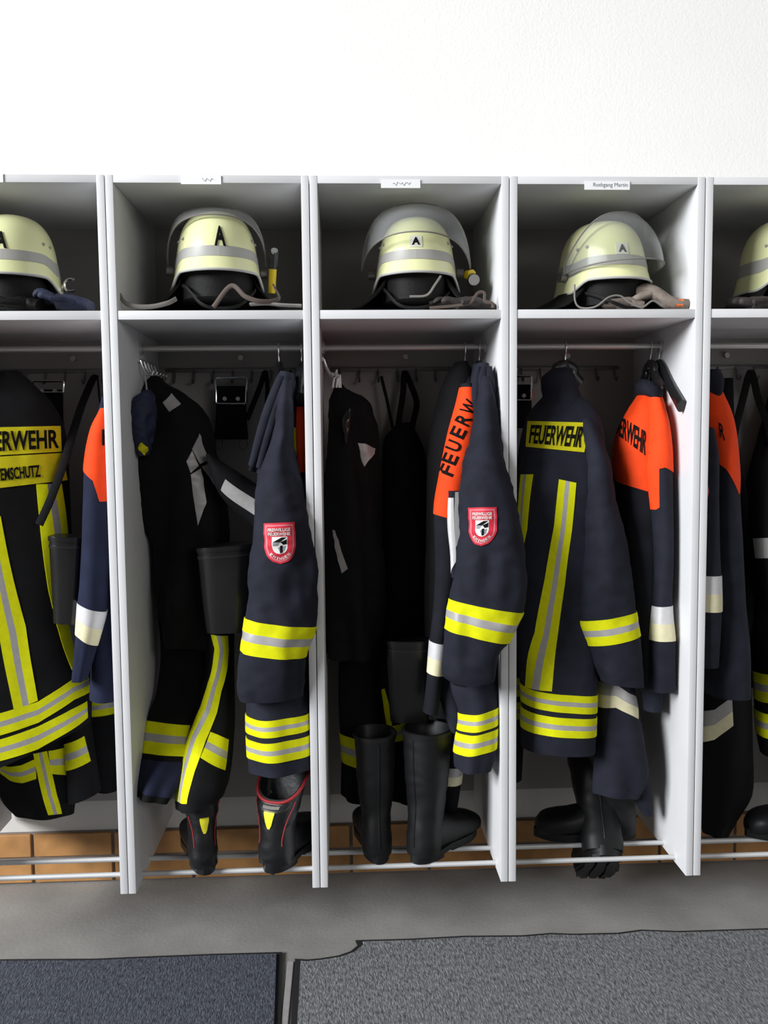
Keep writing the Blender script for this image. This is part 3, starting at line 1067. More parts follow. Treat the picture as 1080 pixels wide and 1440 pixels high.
# ================================================================== second locker
# --- navy jacket seen from the side, sleeve with badge towards the room
t = jacket('navy jacket with red badge on its sleeve above red-piped boots', 395, 525, 0.12)
bd = pxloft([(393, 524, 412, 526, 0.16, 0.03), (384, 542, 417, 542, 0.16, 0.06), (376, 590, 416, 588, 0.15, 0.09), (364, 660, 420, 658, 0.13, 0.10), (356, 760, 432, 758, 0.12, 0.10), (350, 880, 436, 878, 0.11, 0.10), (346, 985, 437, 985, 0.10, 0.095), (347, 1030, 437, 1020, 0.09, 0.09), (352, 1080, 437, 1074, 0.085, 0.085)], fold=0.006, crease=0.006, seed=2.1, p=2.2)
part(bd, 'body', 'navy', t)
for TL, TR, BL, BR in (((360, 1013), (426, 1006), (360, 1035), (426, 1030)), ((360, 1043), (426, 1038), (360, 1069), (426, 1066))):
    band(bd, TL, TR, BL, BR).build('reflective_band', t)
sl = pxloft([(392, 536, 411, 538, 0.07, 0.03), (390, 565, 410, 565, 0.055, 0.04), (384, 615, 413, 614, 0.045, 0.05), (369, 655, 419, 655, 0.035, 0.056), (360, 700, 429, 698, 0.02, 0.06), (354, 765, 440, 764, 0.0, 0.06), (348, 818, 446, 818, -0.015, 0.058), (342, 866, 443, 876, -0.02, 0.055), (338, 910, 432, 922, -0.02, 0.052), (334, 945, 429, 948, -0.015, 0.05), (332, 984, 426, 978, -0.005, 0.045)], fold=0.011, wrinkle=0.004, crease=0.003, seed=4.3, fold_f=(11, 9, 5))
part(sl, 'sleeve', 'navy', t, nu=56, nv=90)
band(sl, (342, 869), (441, 882), (337, 914), (430, 922)).build('reflective_band', t)
badge(sl, [(371.5, 736), (414, 734), (415, 792), (373, 793)], t)
hd = pxloft([(394, 522, 413, 526, 0.115, 0.022), (380, 552, 410, 556, 0.105, 0.03), (368, 595, 401, 604, 0.10, 0.03), (356, 640, 385, 652, 0.10, 0.026), (352, 662, 372, 668, 0.10, 0.014)], fold=0.003, crease=0.012, seed=1.2)
part(hd, 'hood', 'navy', t, end='cap')
for a_, b_, w_ in ((0, 0, 0.011), (8, 3, 0.011), (16, 7, 0.010)):
    f_ = herm(np.arange(4), np.array([at(396 + a_ * 0.9, 529 + b_, 0.07), at(384 + a_, 560 + b_, 0.062), at(370 + a_ * 1.2, 600 + b_, 0.062), at(354 + a_ * 1.3, 655 + b_, 0.075)]))
    mb = MB(); mb.tube(f_(np.linspace(0, 3, 30)), [w_ * (0.5 + 0.5 * math.sin(PI * (0.15 + 0.75 * i / 29))) for i in range(30)], 'navy', 12, flat=(1.0, 1.3)); mb.build('hood_fold', t)
mb = ribbon(bd, [((407, 598), (415, 602)), ((411, 630), (416, 634)), ((412, 652), (417, 655))], [(1, 'sign_yellow')]); mb.build('shoulder_patch', t)

# --- orange jacket behind it
t = jacket('orange-shouldered jacket mostly hidden behind the left-hand badge jacket', 424, 525, 0.22)
bo = pxloft([(417, 522, 428, 522, 0.20, 0.02), (413, 560, 433, 560, 0.20, 0.05), (412, 668, 436, 668, 0.19, 0.08), (414, 800, 440, 800, 0.18, 0.09), (416, 980, 440, 980, 0.17, 0.09)], fold=0.004, seed=3)
part(bo, 'body', 'dark_cloth', t)
q = MB(); sheet(q, bo, np.array([[(u, vv) for vv in np.linspace(0.11, 0.305, 8)] for u in np.linspace(0, 1, 41)]), 0.002, [(1, 'orange')]); q.build('orange_yoke', t)

# --- black jacket with crossed grey strips, on the side hooks
t = jacket('black jacket with crossing pale grey strips on the side hooks at left', 240, 540, 0.27)
bk = pxloft([(212, 528, 228, 530, 0.27, 0.03), (196, 556, 268, 556, 0.27, 0.07), (188, 590, 290, 586, 0.27, 0.09), (187, 640, 299, 636, 0.26, 0.10), (190, 690, 312, 690, 0.26, 0.10), (202, 740, 322, 740, 0.26, 0.10), (214, 760, 320, 770, 0.26, 0.10), (218, 830, 312, 838, 0.26, 0.095), (222, 900, 312, 905, 0.27, 0.09)], fold=0.022, wrinkle=0.006, crease=0.016, seed=5.2)
part(bk, 'body', 'black_cloth', t)
ribbon(bk, [((229, 566), (241, 553)), ((238, 579), (254, 568))], [(1, 'silver')]).build('shoulder_patch', t)
for P4 in ([((270, 632), (280, 610)), ((281, 652), (295, 646))], [((262, 649), (270, 634)), ((268, 665), (279, 655))], [((284, 656), (298, 649)), ((301, 682), (306, 667))], [((268, 667), (282, 659)), ((272, 700), (289, 700)), ((278, 739), (290, 706))]):
    ribbon(bk, P4, [(1, 'silver')]).build('grey_strip', t)
ss = pxloft([(288, 640, 300, 636, 0.17, 0.03), (294, 668, 318, 652, 0.165, 0.045), (312, 700, 342, 668, 0.16, 0.045), (350, 735, 372, 690, 0.16, 0.045), (372, 750, 386, 705, 0.16, 0.04)], fold=0.004, seed=3.3)
part(ss, 'sleeve', 'black_cloth', t, end='cap')
ribbon(ss, [((311, 689), (317, 674)), ((358, 724), (361, 704))], [(1, 'silver')]).build('grey_strip', t)

# --- rubber hood with goggles hung on the hooks
t = thing('protective_hood', 'dark blue shiny hood with a yellow tab at upper left of the second locker', 'hood', at(205, 540, 0.17))
h_ = pxloft([(200, 550, 212, 548, 0.155, 0.02), (186, 566, 216, 562, 0.155, 0.045), (183, 590, 218, 585, 0.155, 0.05), (190, 620, 214, 616, 0.155, 0.04), (196, 642, 208, 640, 0.155, 0.02)], wrinkle=0.008, wr_f=(40, 40, 40), seed=2)
part(h_, 'hood_body', 'glove_blue', t, end='cap')
ribbon(h_, [((195, 628), (199, 622)), ((203, 641), (208, 634))], [(1, 'sign_yellow')]).build('yellow_tab', t)
mb = MB(); mb.tube([at(204, 529, 0.2), at(206, 540, 0.18), at(207, 552, 0.165)], 0.0025, 'chrome', 8); mb.build('hanging_loop', t)

# --- trousers with a yellow stripe
t = trousers('black trousers with a curving yellow side stripe in the second locker', 270, 800, 0.3)
la = pxloft([(222, 762, 300, 765, 0.36, 0.06), (222, 850, 322, 850, 0.33, 0.07), (226, 920, 324, 915, 0.30, 0.07), (222, 960, 326, 962, 0.28, 0.07), (209, 1012, 282, 1020, 0.20, 0.06), (203, 1060, 270, 1064, 0.13, 0.055), (195, 1100, 248, 1110, 0.07, 0.05), (191, 1118, 238, 1128, 0.055, 0.045)], fold=0.007, crease=0.006, seed=6.2)
part(la, 'leg', 'black_cloth', t)
lb = pxloft([(270, 790, 335, 790, 0.24, 0.05), (286, 890, 330, 890, 0.22, 0.055), (290, 940, 330, 945, 0.21, 0.055), (274, 1000, 330, 1005, 0.19, 0.055), (258, 1060, 326, 1070, 0.125, 0.075), (247, 1112, 322, 1100, 0.095, 0.088), (247, 1134, 318, 1113, 0.09, 0.09)], fold=0.006, crease=0.004, seed=8.2)
part(lb, 'leg', 'black_cloth', t)
ribbon(lb, [((297, 892), (320, 894)), ((302, 912), (321, 914)), ((300, 930), (319, 940)), ((293, 960), (311, 972)), ((282, 995), (305, 1002)), ((266, 1034), (289, 1042)), ((254, 1075), (274, 1085)), ((247, 1125), (263, 1130))]).build('side_stripe', t)
band(la, (211, 1014), (268, 1020), (203, 1058), (262, 1064)).build('reflective_band', t)
ribbon(lb, [((296, 1029), (282, 1065)), ((306, 1033), (296, 1074)), ((321, 1040), (316, 1083))]).build('reflective_band', t)
band(la, (203, 1066), (258, 1072), (196, 1112), (240, 1122), [(1, 'navy_blue')]).build('cuff', t)

# --- black tapered pouch
def pouch(label, rings, seed=1):
    t = thing('plastic_holster', label, 'holster', at(rings[0][0], rings[0][1], rings[0][4]), 'black tapered holsters hanging in the lockers')
    L_ = pxloft(rings, p=3.2, seed=seed)
    part(L_, 'shell', 'pouch_plastic', t, end='hem')
    us = np.arange(49) / 48
    mb = MB(); sheet(mb, L_, np.array([[(u, vv) for vv in (0.005, 0.03, 0.055)] for u in us]), 0.003, [(1, 'pouch_plastic')]); mb.build('rim', t)
    mb = MB(); sheet(mb, L_, np.array([[(u, vv) for vv in (0.10, 0.115, 0.13)] for u in us]), 0.002, [(1, 'black_plastic')]); mb.build('strap', t)
    return t


pouch('glossy black tapered holster beside the left-hand badge sleeve', [(278, 769, 358, 762, 0.145, 0.055), (281, 800, 357, 795, 0.145, 0.055), (286, 850, 354, 848, 0.145, 0.05), (291, 887, 351, 885, 0.145, 0.046)])

# --- belts with metal buckle, straps
def belt(label, x0, x1, y0, y1, ybar, Y=0.44, clips=True):
    t = thing('safety_belt', label, 'belt', at((x0 + x1) / 2, y0, Y), 'black safety belts hanging at the back of the lockers')
    L_ = pxloft([(x0 + 1, y0 + 12, x1 - 1, y0 + 12, Y, 0.010), (x0 + 1, (y0 + y1) / 2, x1 - 1, (y0 + y1) / 2, Y - 0.004, 0.013), (x0 - 2, y1, x1 + 2, y1, Y - 0.01, 0.014)], p=5, fold=0.002)
    part(L_, 'webbing', 'black_cloth', t, nu=32, nv=24)
    z = [at(x0, y0, Y - 0.022), at(x1, y0, Y - 0.022), at(x1 - 1, ybar, Y - 0.022), at(x0 + 1, ybar, Y - 0.022)]
    lp = []
    for i in range(4):
        a, c = z[i], z[(i + 1) % 4]
        lp += [a + (c - a) * k for k in (0.06, 0.5, 0.94)]
    mb = MB(); mb.tube(lp, 0.0035, 'chrome', 8, closed=True); mb.build('buckle', t)
    for fx in (0.3, 0.72):
        c = at(x0 + (x1 - x0) * fx, y0 + (ybar - y0) * 0.75 + 2, Y - 0.014)
        mb = MB(); mb.tube([c, c + np.array([0, -0.006, 0])], 0.006, 'steel', 12); mb.build('stud', t)
    if clips:
        for fx in (0.12, 0.9):
            c = at(x0 + (x1 - x0) * fx, y1 + 6, Y - 0.018)
            mb = MB(); mb.tube([c + np.array([0.012 * math.cos(a_), 0, 0.017 * math.sin(a_)]) for a_ in np.linspace(0, 2 * PI, 14, endpoint=False)], 0.0028, 'gunmetal', 7, closed=True); mb.build('clip', t)
    return t


belt('black safety belt with metal buckle behind the left-hand badge jacket', 303, 347, 531, 618, 568)
belt('black safety belt with metal buckle behind the yellow-striped trousers at far left', 46, 90, 536, 640, 552, clips=False)
belt('black safety belt with metal buckle half hidden by the panel left of the high-collared jacket', 706, 748, 529, 602, 563)


def webstrap(label, pts, r=0.010, m='black_cloth'):
    return strap('carrying_strap', label, 'strap', pts, r, m, (0.25, 1.0), 'black carrying straps hanging from the hooks', 48)


webstrap('black strap in an inverted V between the belt and the left-hand badge jacket', [(347, 590, 0.42), (357, 566, 0.43), (366, 543, 0.438), (373, 524, 0.44), (376, 545, 0.43), (374, 585, 0.42)], 0.008)
webstrap('long black strap falling across the yellow back sign at far left', [(55, 738, 0.10), (72, 700, 0.11), (90, 650, 0.13), (105, 600, 0.22), (118, 562, 0.33), (135, 528, 0.44), (140, 560, 0.42), (146, 605, 0.40)], 0.011)
webstrap('black strap in an inverted V in the locker at the right edge', [(1026, 650, 0.36), (1035, 600, 0.39), (1045, 560, 0.42), (1056, 524, 0.44), (1066, 560, 0.42), (1080, 600, 0.39), (1090, 650, 0.36)], 0.012)
webstrap('thin black brace hanging from a hook in the middle locker', [(536, 529, 0.44), (544, 562, 0.43), (553, 606, 0.40)], 0.005)
webstrap('black brace looping from the central hook of the middle locker', [(556, 622, 0.38), (562, 585, 0.41), (567, 550, 0.43), (569, 524, 0.44), (578, 542, 0.43), (586, 568, 0.42), (580, 598, 0.40), (578, 622, 0.38)], 0.009)

# ================================================================== middle locker
# --- navy jacket seen from the side
t = jacket('navy jacket with red badge on its sleeve in the middle locker', 675, 515, 0.1)
bd = pxloft([(664, 512, 686, 513, 0.15, 0.03), (660, 535, 690, 535, 0.15, 0.06), (652, 590, 698, 588, 0.14, 0.09), (648, 660, 702, 658, 0.13, 0.10), (640, 760, 706, 758, 0.11, 0.10), (634, 880, 702, 878, 0.10, 0.09), (632, 960, 698, 950, 0.085, 0.08), (646, 1000, 698, 994, 0.07, 0.07), (640, 1060, 696, 1054, 0.06, 0.066), (641, 1078, 690, 1076, 0.06, 0.064)], fold=0.006, crease=0.004, seed=12.1, p=2.2)
part(bd, 'body', 'navy', t)
for TL, TR, BL, BR in (((649, 1004), (698, 996), (646, 1027), (697, 1021)), ((645, 1031), (697, 1026), (641, 1059), (696, 1054))):
    band(bd, TL, TR, BL, BR).build('reflective_band', t)
sl = pxloft([(670, 530, 691, 532, 0.06, 0.03), (671, 562, 695, 560, 0.04, 0.04), (664, 615, 702, 612, 0.02, 0.05), (650, 658, 709, 655, 0.0, 0.056), (643, 695, 721, 692, -0.02, 0.058), (644, 735, 730, 735, -0.04, 0.058), (641, 781, 737, 781, -0.055, 0.056), (637, 820, 739, 824, -0.065, 0.055), (634, 843, 733, 862, -0.07, 0.052), (627, 886, 716, 904, -0.07, 0.05), (624, 915, 708, 916, -0.065, 0.048), (623, 948, 702, 942, -0.055, 0.045), (640, 962, 698, 952, -0.05, 0.042)], fold=0.011, wrinkle=0.004, crease=0.003, seed=14.3, fold_f=(11, 9, 5))
part(sl, 'sleeve', 'navy', t, nu=56, nv=90)
band(sl, (634, 843), (729, 862), (628, 885), (717, 904)).build('reflective_band', t)
badge(sl, [(658.5, 714), (698, 713), (697, 767), (659, 768)], t)
hd = pxloft([(670, 511, 688, 512, 0.09, 0.022), (666, 530, 690, 528, 0.08, 0.035), (668, 560, 689, 548, 0.075, 0.035), (672, 592, 684, 574, 0.07, 0.022), (673, 604, 680, 592, 0.07, 0.012)], fold=0.003, crease=0.012, seed=1.7)
part(hd, 'hood', 'navy', t, end='cap')
for P4 in (((673, 516), (670, 545), (672, 575), (675, 600)), ((681, 514), (678, 535), (679, 560), (680, 585)), ((687, 516), (689, 535), (691, 556), (693, 580))):
    f_ = herm(np.arange(4), np.array([at(x_, y_, yy) for (x_, y_), yy in zip(P4, (0.06, 0.045, 0.042, 0.045))]))
    mb = MB(); mb.tube(f_(np.linspace(0, 3, 30)), [0.010 * (0.4 + 0.6 * math.sin(PI * (0.1 + 0.8 * i / 29))) for i in range(30)], 'navy', 12, flat=(1.0, 1.3)); mb.build('hood_fold', t)
fl = pxloft([(612, 940, 648, 940, 0.10, 0.03), (616, 975, 652, 985, 0.09, 0.03), (626, 1005, 650, 1010, 0.08, 0.025), (634, 1028, 642, 1032, 0.075, 0.012)], fold=0.005, seed=2.4)
part(fl, 'lining_flap', 'navy', t, end='cap')

# --- black jacket with orange lettered sleeve
t = jacket('jacket with a lettered orange sleeve tucked behind the middle badge jacket', 650, 515, 0.2)
bo = pxloft([(639, 510, 658, 508, 0.22, 0.03), (624, 535, 668, 530, 0.22, 0.06), (612, 575, 672, 570, 0.22, 0.09), (602, 630, 676, 630, 0.22, 0.10), (598, 760, 676, 760, 0.21, 0.10), (598, 900, 670, 900, 0.20, 0.09), (600, 1000, 660, 1000, 0.20, 0.08)], fold=0.007, crease=0.006, seed=7.7)
part(bo, 'body', 'black_cloth', t)
so = pxloft([(648, 540, 668, 540, 0.10, 0.03), (642, 568, 672, 570, 0.095, 0.038), (630, 612, 672, 612, 0.09, 0.042), (618, 670, 660, 672, 0.085, 0.042), (610, 722, 648, 732, 0.08, 0.042), (612, 800, 644, 806, 0.075, 0.04), (609, 860, 634, 864, 0.07, 0.036), (605, 898, 628, 905, 0.065, 0.034), (601, 950, 622, 954, 0.065, 0.03), (595, 1000, 616, 1004, 0.065, 0.026)], fold=0.003, seed=9.7)
part(so, 'sleeve', 'dark_cloth', t, nv=80)
v0 = (so.find(610, 722)[1] + so.find(640, 732)[1]) / 2
q = MB(); sheet(q, so, np.array([[(u, vv) for vv in np.linspace(0.012, v0, 30)] for u in np.linspace(0, 1, 49)]), 0.002, [(1, 'orange')]); oy = q.build('orange_upper_sleeve', t)
# letters climb the sleeve
for ch, (cx, cy), an in zip('FEUERW', ((630, 661), (634, 645), (639, 627), (645, 608), (652, 590), (660, 573)), (-66, -67, -66, -64, -62, -60)):
    a_ = math.radians(an)
    hx, hy = math.cos(a_), math.sin(a_)                    # reading direction
    gx, gy = -hy, hx                                        # down the letter
    w = 6.8 if ch != 'W' else 9.5
    h = 9.5
    pts = [(cx - hx * w - gx * h, cy - hy * w - gy * h), (cx + hx * w - gx * h, cy + hy * w - gy * h), (cx + hx * w + gx * h, cy + hy * w + gy * h), (cx - hx * w + gx * h, cy - hy * w + gy * h)]
    lettering(so, pts, ch, 'ink', 0.0042, oy, 'lettering', weight=0.02)
band(so, (605, 899), (626, 906), (602, 946), (621, 951), SB).build('reflective_band', t)
st = pxloft([(630, 690, 652, 690, 0.045, 0.012), (630, 738, 652, 738, 0.04, 0.012), (634, 780, 650, 780, 0.035, 0.010), (635, 812, 645, 812, 0.03, 0.008)], p=3)
part(st, 'storm_flap', 'navy', t, end='cap', nu=24, nv=24)
ribbon(st, [((640, 692), (646, 692)), ((639, 722), (649, 740)), ((641, 770), (646, 760))], [(1, 'silver')]).build('grey_strip', t)
ribbon(st, [((631, 700), (638, 700)), ((630, 735), (641, 770)), ((635, 806), (641, 790))], [(1, 'silver_bright')]).build('white_strip', t)

# --- black clothes on the side hooks at left
t = jacket('crumpled black jacket with a glossy fold on the side hooks of the middle locker', 480, 545, 0.25)
bk = pxloft([(468, 540, 486, 540, 0.25, 0.03), (459, 570, 512, 560, 0.25, 0.07), (457, 605, 526, 596, 0.25, 0.09), (457, 660, 530, 650, 0.25, 0.10), (459, 740, 534, 740, 0.25, 0.10), (462, 830, 536, 830, 0.25, 0.10), (464, 920, 530, 920, 0.25, 0.09)], fold=0.026, wrinkle=0.006, crease=0.018, seed=15.2)
part(bk, 'body', 'black_cloth', t)
ribbon(bk, [((503, 623), (512, 656)), ((512, 624), (518, 647)), ((527, 631), (526, 638))], [(1, 'silver')]).build('grey_patch', t)
ribbon(bk, [((468, 745), (471, 746)), ((472, 772), (479, 772)), ((481, 806), (489, 800))], [(1, 'silver')]).build('pale_strip', t)
lf = pxloft([(488, 578, 494, 574, 0.15, 0.006), (482, 590, 494, 592, 0.145, 0.012), (483, 604, 491, 610, 0.145, 0.012), (485, 622, 488, 626, 0.15, 0.005)], p=2, wrinkle=0.003, wr_f=(50, 50, 50))
part(lf, 'glossy_fold', 'pouch_plastic', t, end='cap', nu=24, nv=24)
for a_, c_ in ((468, 476), (473, 478)):
    mb = MB(); mb.tube([at(a_, 545, 0.2), at(a_ + 2, 532, 0.2), at(c_, 527, 0.205), at(c_ + 1, 545, 0.2)], 0.003, 'white_plastic', 8); mb.build('hanging_loop', t)

# --- black trousers with braces, middle
t = trousers('black trousers hanging from braces in the middle locker', 566, 615, 0.36)
tb = pxloft([(556, 596, 580, 594, 0.39, 0.015), (540, 614, 590, 606, 0.38, 0.03), (536, 650, 602, 640, 0.37, 0.06), (534, 760, 604, 760, 0.35, 0.08), (530, 880, 600, 880, 0.34, 0.08), (524, 960, 598, 960, 0.33, 0.07)], fold=0.008, crease=0.006, seed=4.9)
part(tb, 'body', 'black_cloth', t)
l1 = pxloft([(478, 900, 545, 900, 0.33, 0.06), (476, 980, 545, 985, 0.31, 0.06), (478, 1035, 548, 1040, 0.29, 0.06), (480, 1118, 530, 1128, 0.28, 0.055)], fold=0.005, crease=0.006, seed=2.9)
part(l1, 'leg', 'black_cloth', t)
l2 = pxloft([(528, 930, 600, 930, 0.30, 0.05), (536, 990, 600, 990, 0.28, 0.05), (540, 1040, 596, 1045, 0.26, 0.05), (545, 1120, 590, 1125, 0.25, 0.05)], fold=0.005, crease=0.006, seed=3.9)
part(l2, 'leg', 'black_cloth', t)
band(l1, (478, 1030), (545, 1046), (480, 1066), (545, 1084)).build('reflective_band', t)
ribbon(l2, [((548, 1022), (550, 1044)), ((574, 1014), (576, 1038))]).build('reflective_band', t)
ribbon(l2, [((537, 970), (541, 968)), ((541, 1000), (549, 996)), ((546, 1028), (552, 1026))], [(1, 'yellow')]).build('side_stripe', t)
l3 = pxloft([(612, 985, 656, 985, 0.25, 0.05), (616, 1050, 654, 1050, 0.25, 0.045), (618, 1100, 648, 1100, 0.25, 0.04), (620, 1143, 642, 1145, 0.25, 0.035)], fold=0.004, seed=5.9)
t2 = trousers('dark trouser leg with a pale cuff strip behind the boots of the middle locker', 634, 985, 0.25)
part(l3, 'leg', 'black_cloth', t2)
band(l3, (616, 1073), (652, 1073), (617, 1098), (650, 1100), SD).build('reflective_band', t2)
pouch('dull black holster deep in the middle locker, above the tall boots', [(541, 898, 610, 898, 0.185, 0.04), (543, 930, 609, 930, 0.185, 0.04), (546, 975, 606, 975, 0.185, 0.036), (549, 1012, 602, 1012, 0.185, 0.034)])

# ================================================================== fourth locker
# --- jacket with yellow back sign
t = jacket('navy jacket with high collar and yellow sign across its back', 795, 520, 0.16)
bd = pxloft([(766, 556, 812, 556, 0.20, 0.055), (745, 580, 832, 576, 0.19, 0.08), (736, 606, 842, 600, 0.18, 0.09), (730, 640, 846, 636, 0.17, 0.095), (725, 700, 844, 698, 0.16, 0.10), (724, 800, 836, 800, 0.15, 0.10), (726, 900, 834, 900, 0.14, 0.095), (734, 970, 833, 980, 0.13, 0.09), (733, 1046, 831, 1052, 0.12, 0.088)], fold=0.004, crease=0.004, seed=21.0, p=3.4)
part(bd, 'body', 'navy', t, nu=56, nv=80)
co = pxloft([(776, 519, 803, 518, 0.21, 0.03), (763, 530, 808, 528, 0.205, 0.05), (762, 545, 813, 545, 0.20, 0.06), (764, 560, 818, 562, 0.195, 0.07), (756, 578, 822, 578, 0.19, 0.08)], fold=0.003, seed=3.0)
part(co, 'collar', 'navy', t, end='cap')
sl = pxloft([(806, 592, 832, 588, 0.13, 0.035), (812, 612, 842, 612, 0.115, 0.05), (820, 650, 855, 648, 0.10, 0.055), (819, 700, 866, 695, 0.09, 0.058), (814, 760, 877, 750, 0.08, 0.058), (812, 820, 886, 808, 0.07, 0.056), (815, 873, 891, 857, 0.065, 0.054), (828, 908, 898, 891, 0.06, 0.05), (836, 935, 902, 925, 0.06, 0.046), (845, 957, 905, 964, 0.06, 0.042)], fold=0.006, wrinkle=0.003, crease=0.002, seed=24.3, fold_f=(10, 9, 4))
part(sl, 'sleeve', 'navy', t, nu=56, nv=80)
band(sl, (816, 873), (890, 858), (829, 908), (897, 891)).build('reflective_band', t)
sg = [(743, 592), (828, 594.5), (821, 636), (740, 628)]
q = pxgrid(bd, sg, 14, 4)
mb = MB()
rows = [[bil(q, s_, t_) for s_ in np.linspace(0, 1, 24)] for t_ in np.linspace(0, 1, 8)]
sheet(mb, bd, np.array(rows), 0.0025, [(1, 'sign_yellow')])
bs = mb.build('back_sign', t)
lettering(bd, None, 'FEUERWEHR', 'ink', 0.0045, bs, 'lettering', subq(q, ((0.07, 0.14), (0.94, 0.14), (0.92, 0.86), (0.06, 0.86))), weight=0.025)
ribbon(bd, [((786, 674), (810, 679)), ((779, 740), (804, 745)), ((766, 815), (794, 822)), ((752, 890), (784, 895)), ((739, 966), (776, 972))], nseg=12).build('back_stripe', t)
ribbon(bd, [((733, 667), (750, 667)), ((728, 740), (741, 745)), ((722, 800), (731, 805))]).build('back_stripe', t)
for TL, TR, BL, BR in (((745, 969), (822, 979), (745, 993), (822, 1004)), ((745, 1001), (822, 1011), (745, 1029), (822, 1038))):
    band(bd, TL, TR, BL, BR).build('reflective_band', t)

# --- orange jacket
t = jacket('orange and navy jacket with black lettering beneath the bare hanger', 910, 545, 0.2)
bo = pxloft([(898, 552, 926, 552, 0.22, 0.035), (884, 576, 932, 574, 0.21, 0.065), (868, 612, 934, 608, 0.20, 0.08), (864, 648, 932, 648, 0.19, 0.085), (868, 690, 930, 694, 0.18, 0.085), (872, 800, 930, 800, 0.17, 0.08), (878, 960, 930, 964, 0.16, 0.075)], fold=0.004, crease=0.003, seed=31.0, p=2.2)
part(bo, 'body', 'dark_cloth', t)
va, vb_ = bo.find(870, 675)[1], bo.find(905, 694)[1]
rows = []
for i in range(57):
    u = i / 56
    c = max(0, math.sin(2 * PI * (u + 0.12)))
    e = va + (vb_ - va) * (1 - min(1, abs(u - 0.5) * 4)) if u < 0.5 else va
    e = bo.find(*(868 + (905 - 868) * max(0, min(1, (0.5 - u) / 0.3)), 676 + 18 * max(0, min(1, (0.5 - u) / 0.3))))[1] if u < 0.5 else va
    rows.append([(u, vv) for vv in np.linspace(0.0, e, 14)])
mb = MB(); sheet(mb, bo, np.array(rows), 0.002, [(1, 'orange')]); oy = mb.build('orange_yoke', t)
lettering(bo, [(868, 581), (910, 608), (907, 641), (866, 608)], 'UERWEHR', 'ink', 0.0042, oy, 'lettering', weight=0.025)
co = pxloft([(901, 533, 925, 542, 0.21, 0.028), (894, 540, 930, 550, 0.21, 0.042), (897, 553, 928, 562, 0.205, 0.048), (906, 562, 921, 566, 0.20, 0.045)], seed=4.0)
part(co, 'collar', 'navy', t, end='cap')
so = pxloft([(912, 560, 928, 562, 0.16, 0.03), (912, 590, 936, 590, 0.14, 0.045), (910, 628, 942, 628, 0.125, 0.05), (907, 664, 945, 666, 0.115, 0.05), (913, 720, 946, 720, 0.105, 0.048), (916, 790, 945, 790, 0.10, 0.045), (915, 851, 943, 852, 0.095, 0.042), (913, 899, 948, 901, 0.09, 0.04), (912, 940, 948, 940, 0.09, 0.038), (911, 970, 949, 970, 0.09, 0.036)], fold=0.004, crease=0.002, seed=33.3)
part(so, 'sleeve', 'navy', t, nv=80)
u0 = [so.find(900, 700), so.find(914, 716), so.find(916, 659), so.find(925, 657), so.find(945, 665)]
rows = []
for i in range(65):
    u = i / 64
    x = 0.5 + 0.5 * math.cos(2 * PI * u)                   # 1 at right, 0 at left
    if u <= 0.5:
        e = np.interp(x, [0, 0.12, 0.24, 0.30, 0.5, 1], [u0[1][1], u0[1][1], u0[1][1] - 0.01, u0[2][1], u0[3][1], u0[4][1]])
    else:
        e = np.interp(x, [0, 0.3, 1], [u0[1][1], u0[4][1], u0[4][1]])
    rows.append([(u, vv) for vv in np.linspace(0.0, e, 16)])
mb = MB(); sheet(mb, so, np.array(rows), 0.0022, [(1, 'orange')]); mb.build('orange_upper_sleeve', t)
band(so, (915, 851), (943, 852), (913, 899), (948, 901), SB).build('reflective_band', t)
s2 = pxloft([(900, 900, 928, 900, 0.15, 0.04), (902, 960, 930, 960, 0.14, 0.036), (904, 985, 931, 990, 0.135, 0.033), (905, 998, 929, 1000, 0.13, 0.03)], fold=0.003, seed=2.2)
part(s2, 'sleeve', 'navy', t)

# --- trousers behind
t = trousers('dark trousers with silver and cream leg band over the black boots', 870, 900, 0.22)
l1 = pxloft([(832, 850, 880, 850, 0.23, 0.05), (834, 930, 888, 930, 0.19, 0.05), (838, 985, 893, 982, 0.155, 0.05), (836, 1050, 906, 1040, 0.125, 0.045), (834, 1095, 912, 1090, 0.11, 0.036), (834, 1114, 898, 1122, 0.105, 0.028)], fold=0.005, crease=0.004, seed=41.0)
part(l1, 'leg', 'navy', t, nu=48)
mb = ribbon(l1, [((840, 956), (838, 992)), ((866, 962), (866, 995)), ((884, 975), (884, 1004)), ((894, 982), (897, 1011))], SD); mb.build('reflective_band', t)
lc = pxloft([(868, 1060, 908, 1056, 0.135, 0.03), (880, 1100, 914, 1098, 0.135, 0.03), (894, 1130, 917, 1130, 0.135, 0.026), (905, 1146, 917, 1145, 0.135, 0.014)], seed=4)
part(lc, 'hem_corner', 'navy', t, end='cap')
l0 = pxloft([(828, 840, 880, 840, 0.31, 0.06), (826, 940, 880, 940, 0.31, 0.06), (822, 1052, 868, 1050, 0.31, 0.05), (820, 1085, 866, 1085, 0.31, 0.048)], fold=0.004, seed=42)
part(l0, 'leg', 'navy', t)
t = trousers('dark trousers with dull banding behind the left panel of the fourth locker', 720, 900, 0.25)
l1 = pxloft([(690, 880, 728, 880, 0.27, 0.05), (692, 950, 737, 950, 0.27, 0.05), (692, 1010, 737, 1010, 0.27, 0.05), (692, 1096, 733, 1093, 0.27, 0.045)], fold=0.004, seed=43)
part(l1, 'leg', 'black_cloth', t)
band(l1, (692, 946), (737, 949), (692, 971), (737, 974)).build('reflective_band', t)
band(l1, (692, 979), (737, 982), (692, 1003), (737, 1006)).build('reflective_band', t)

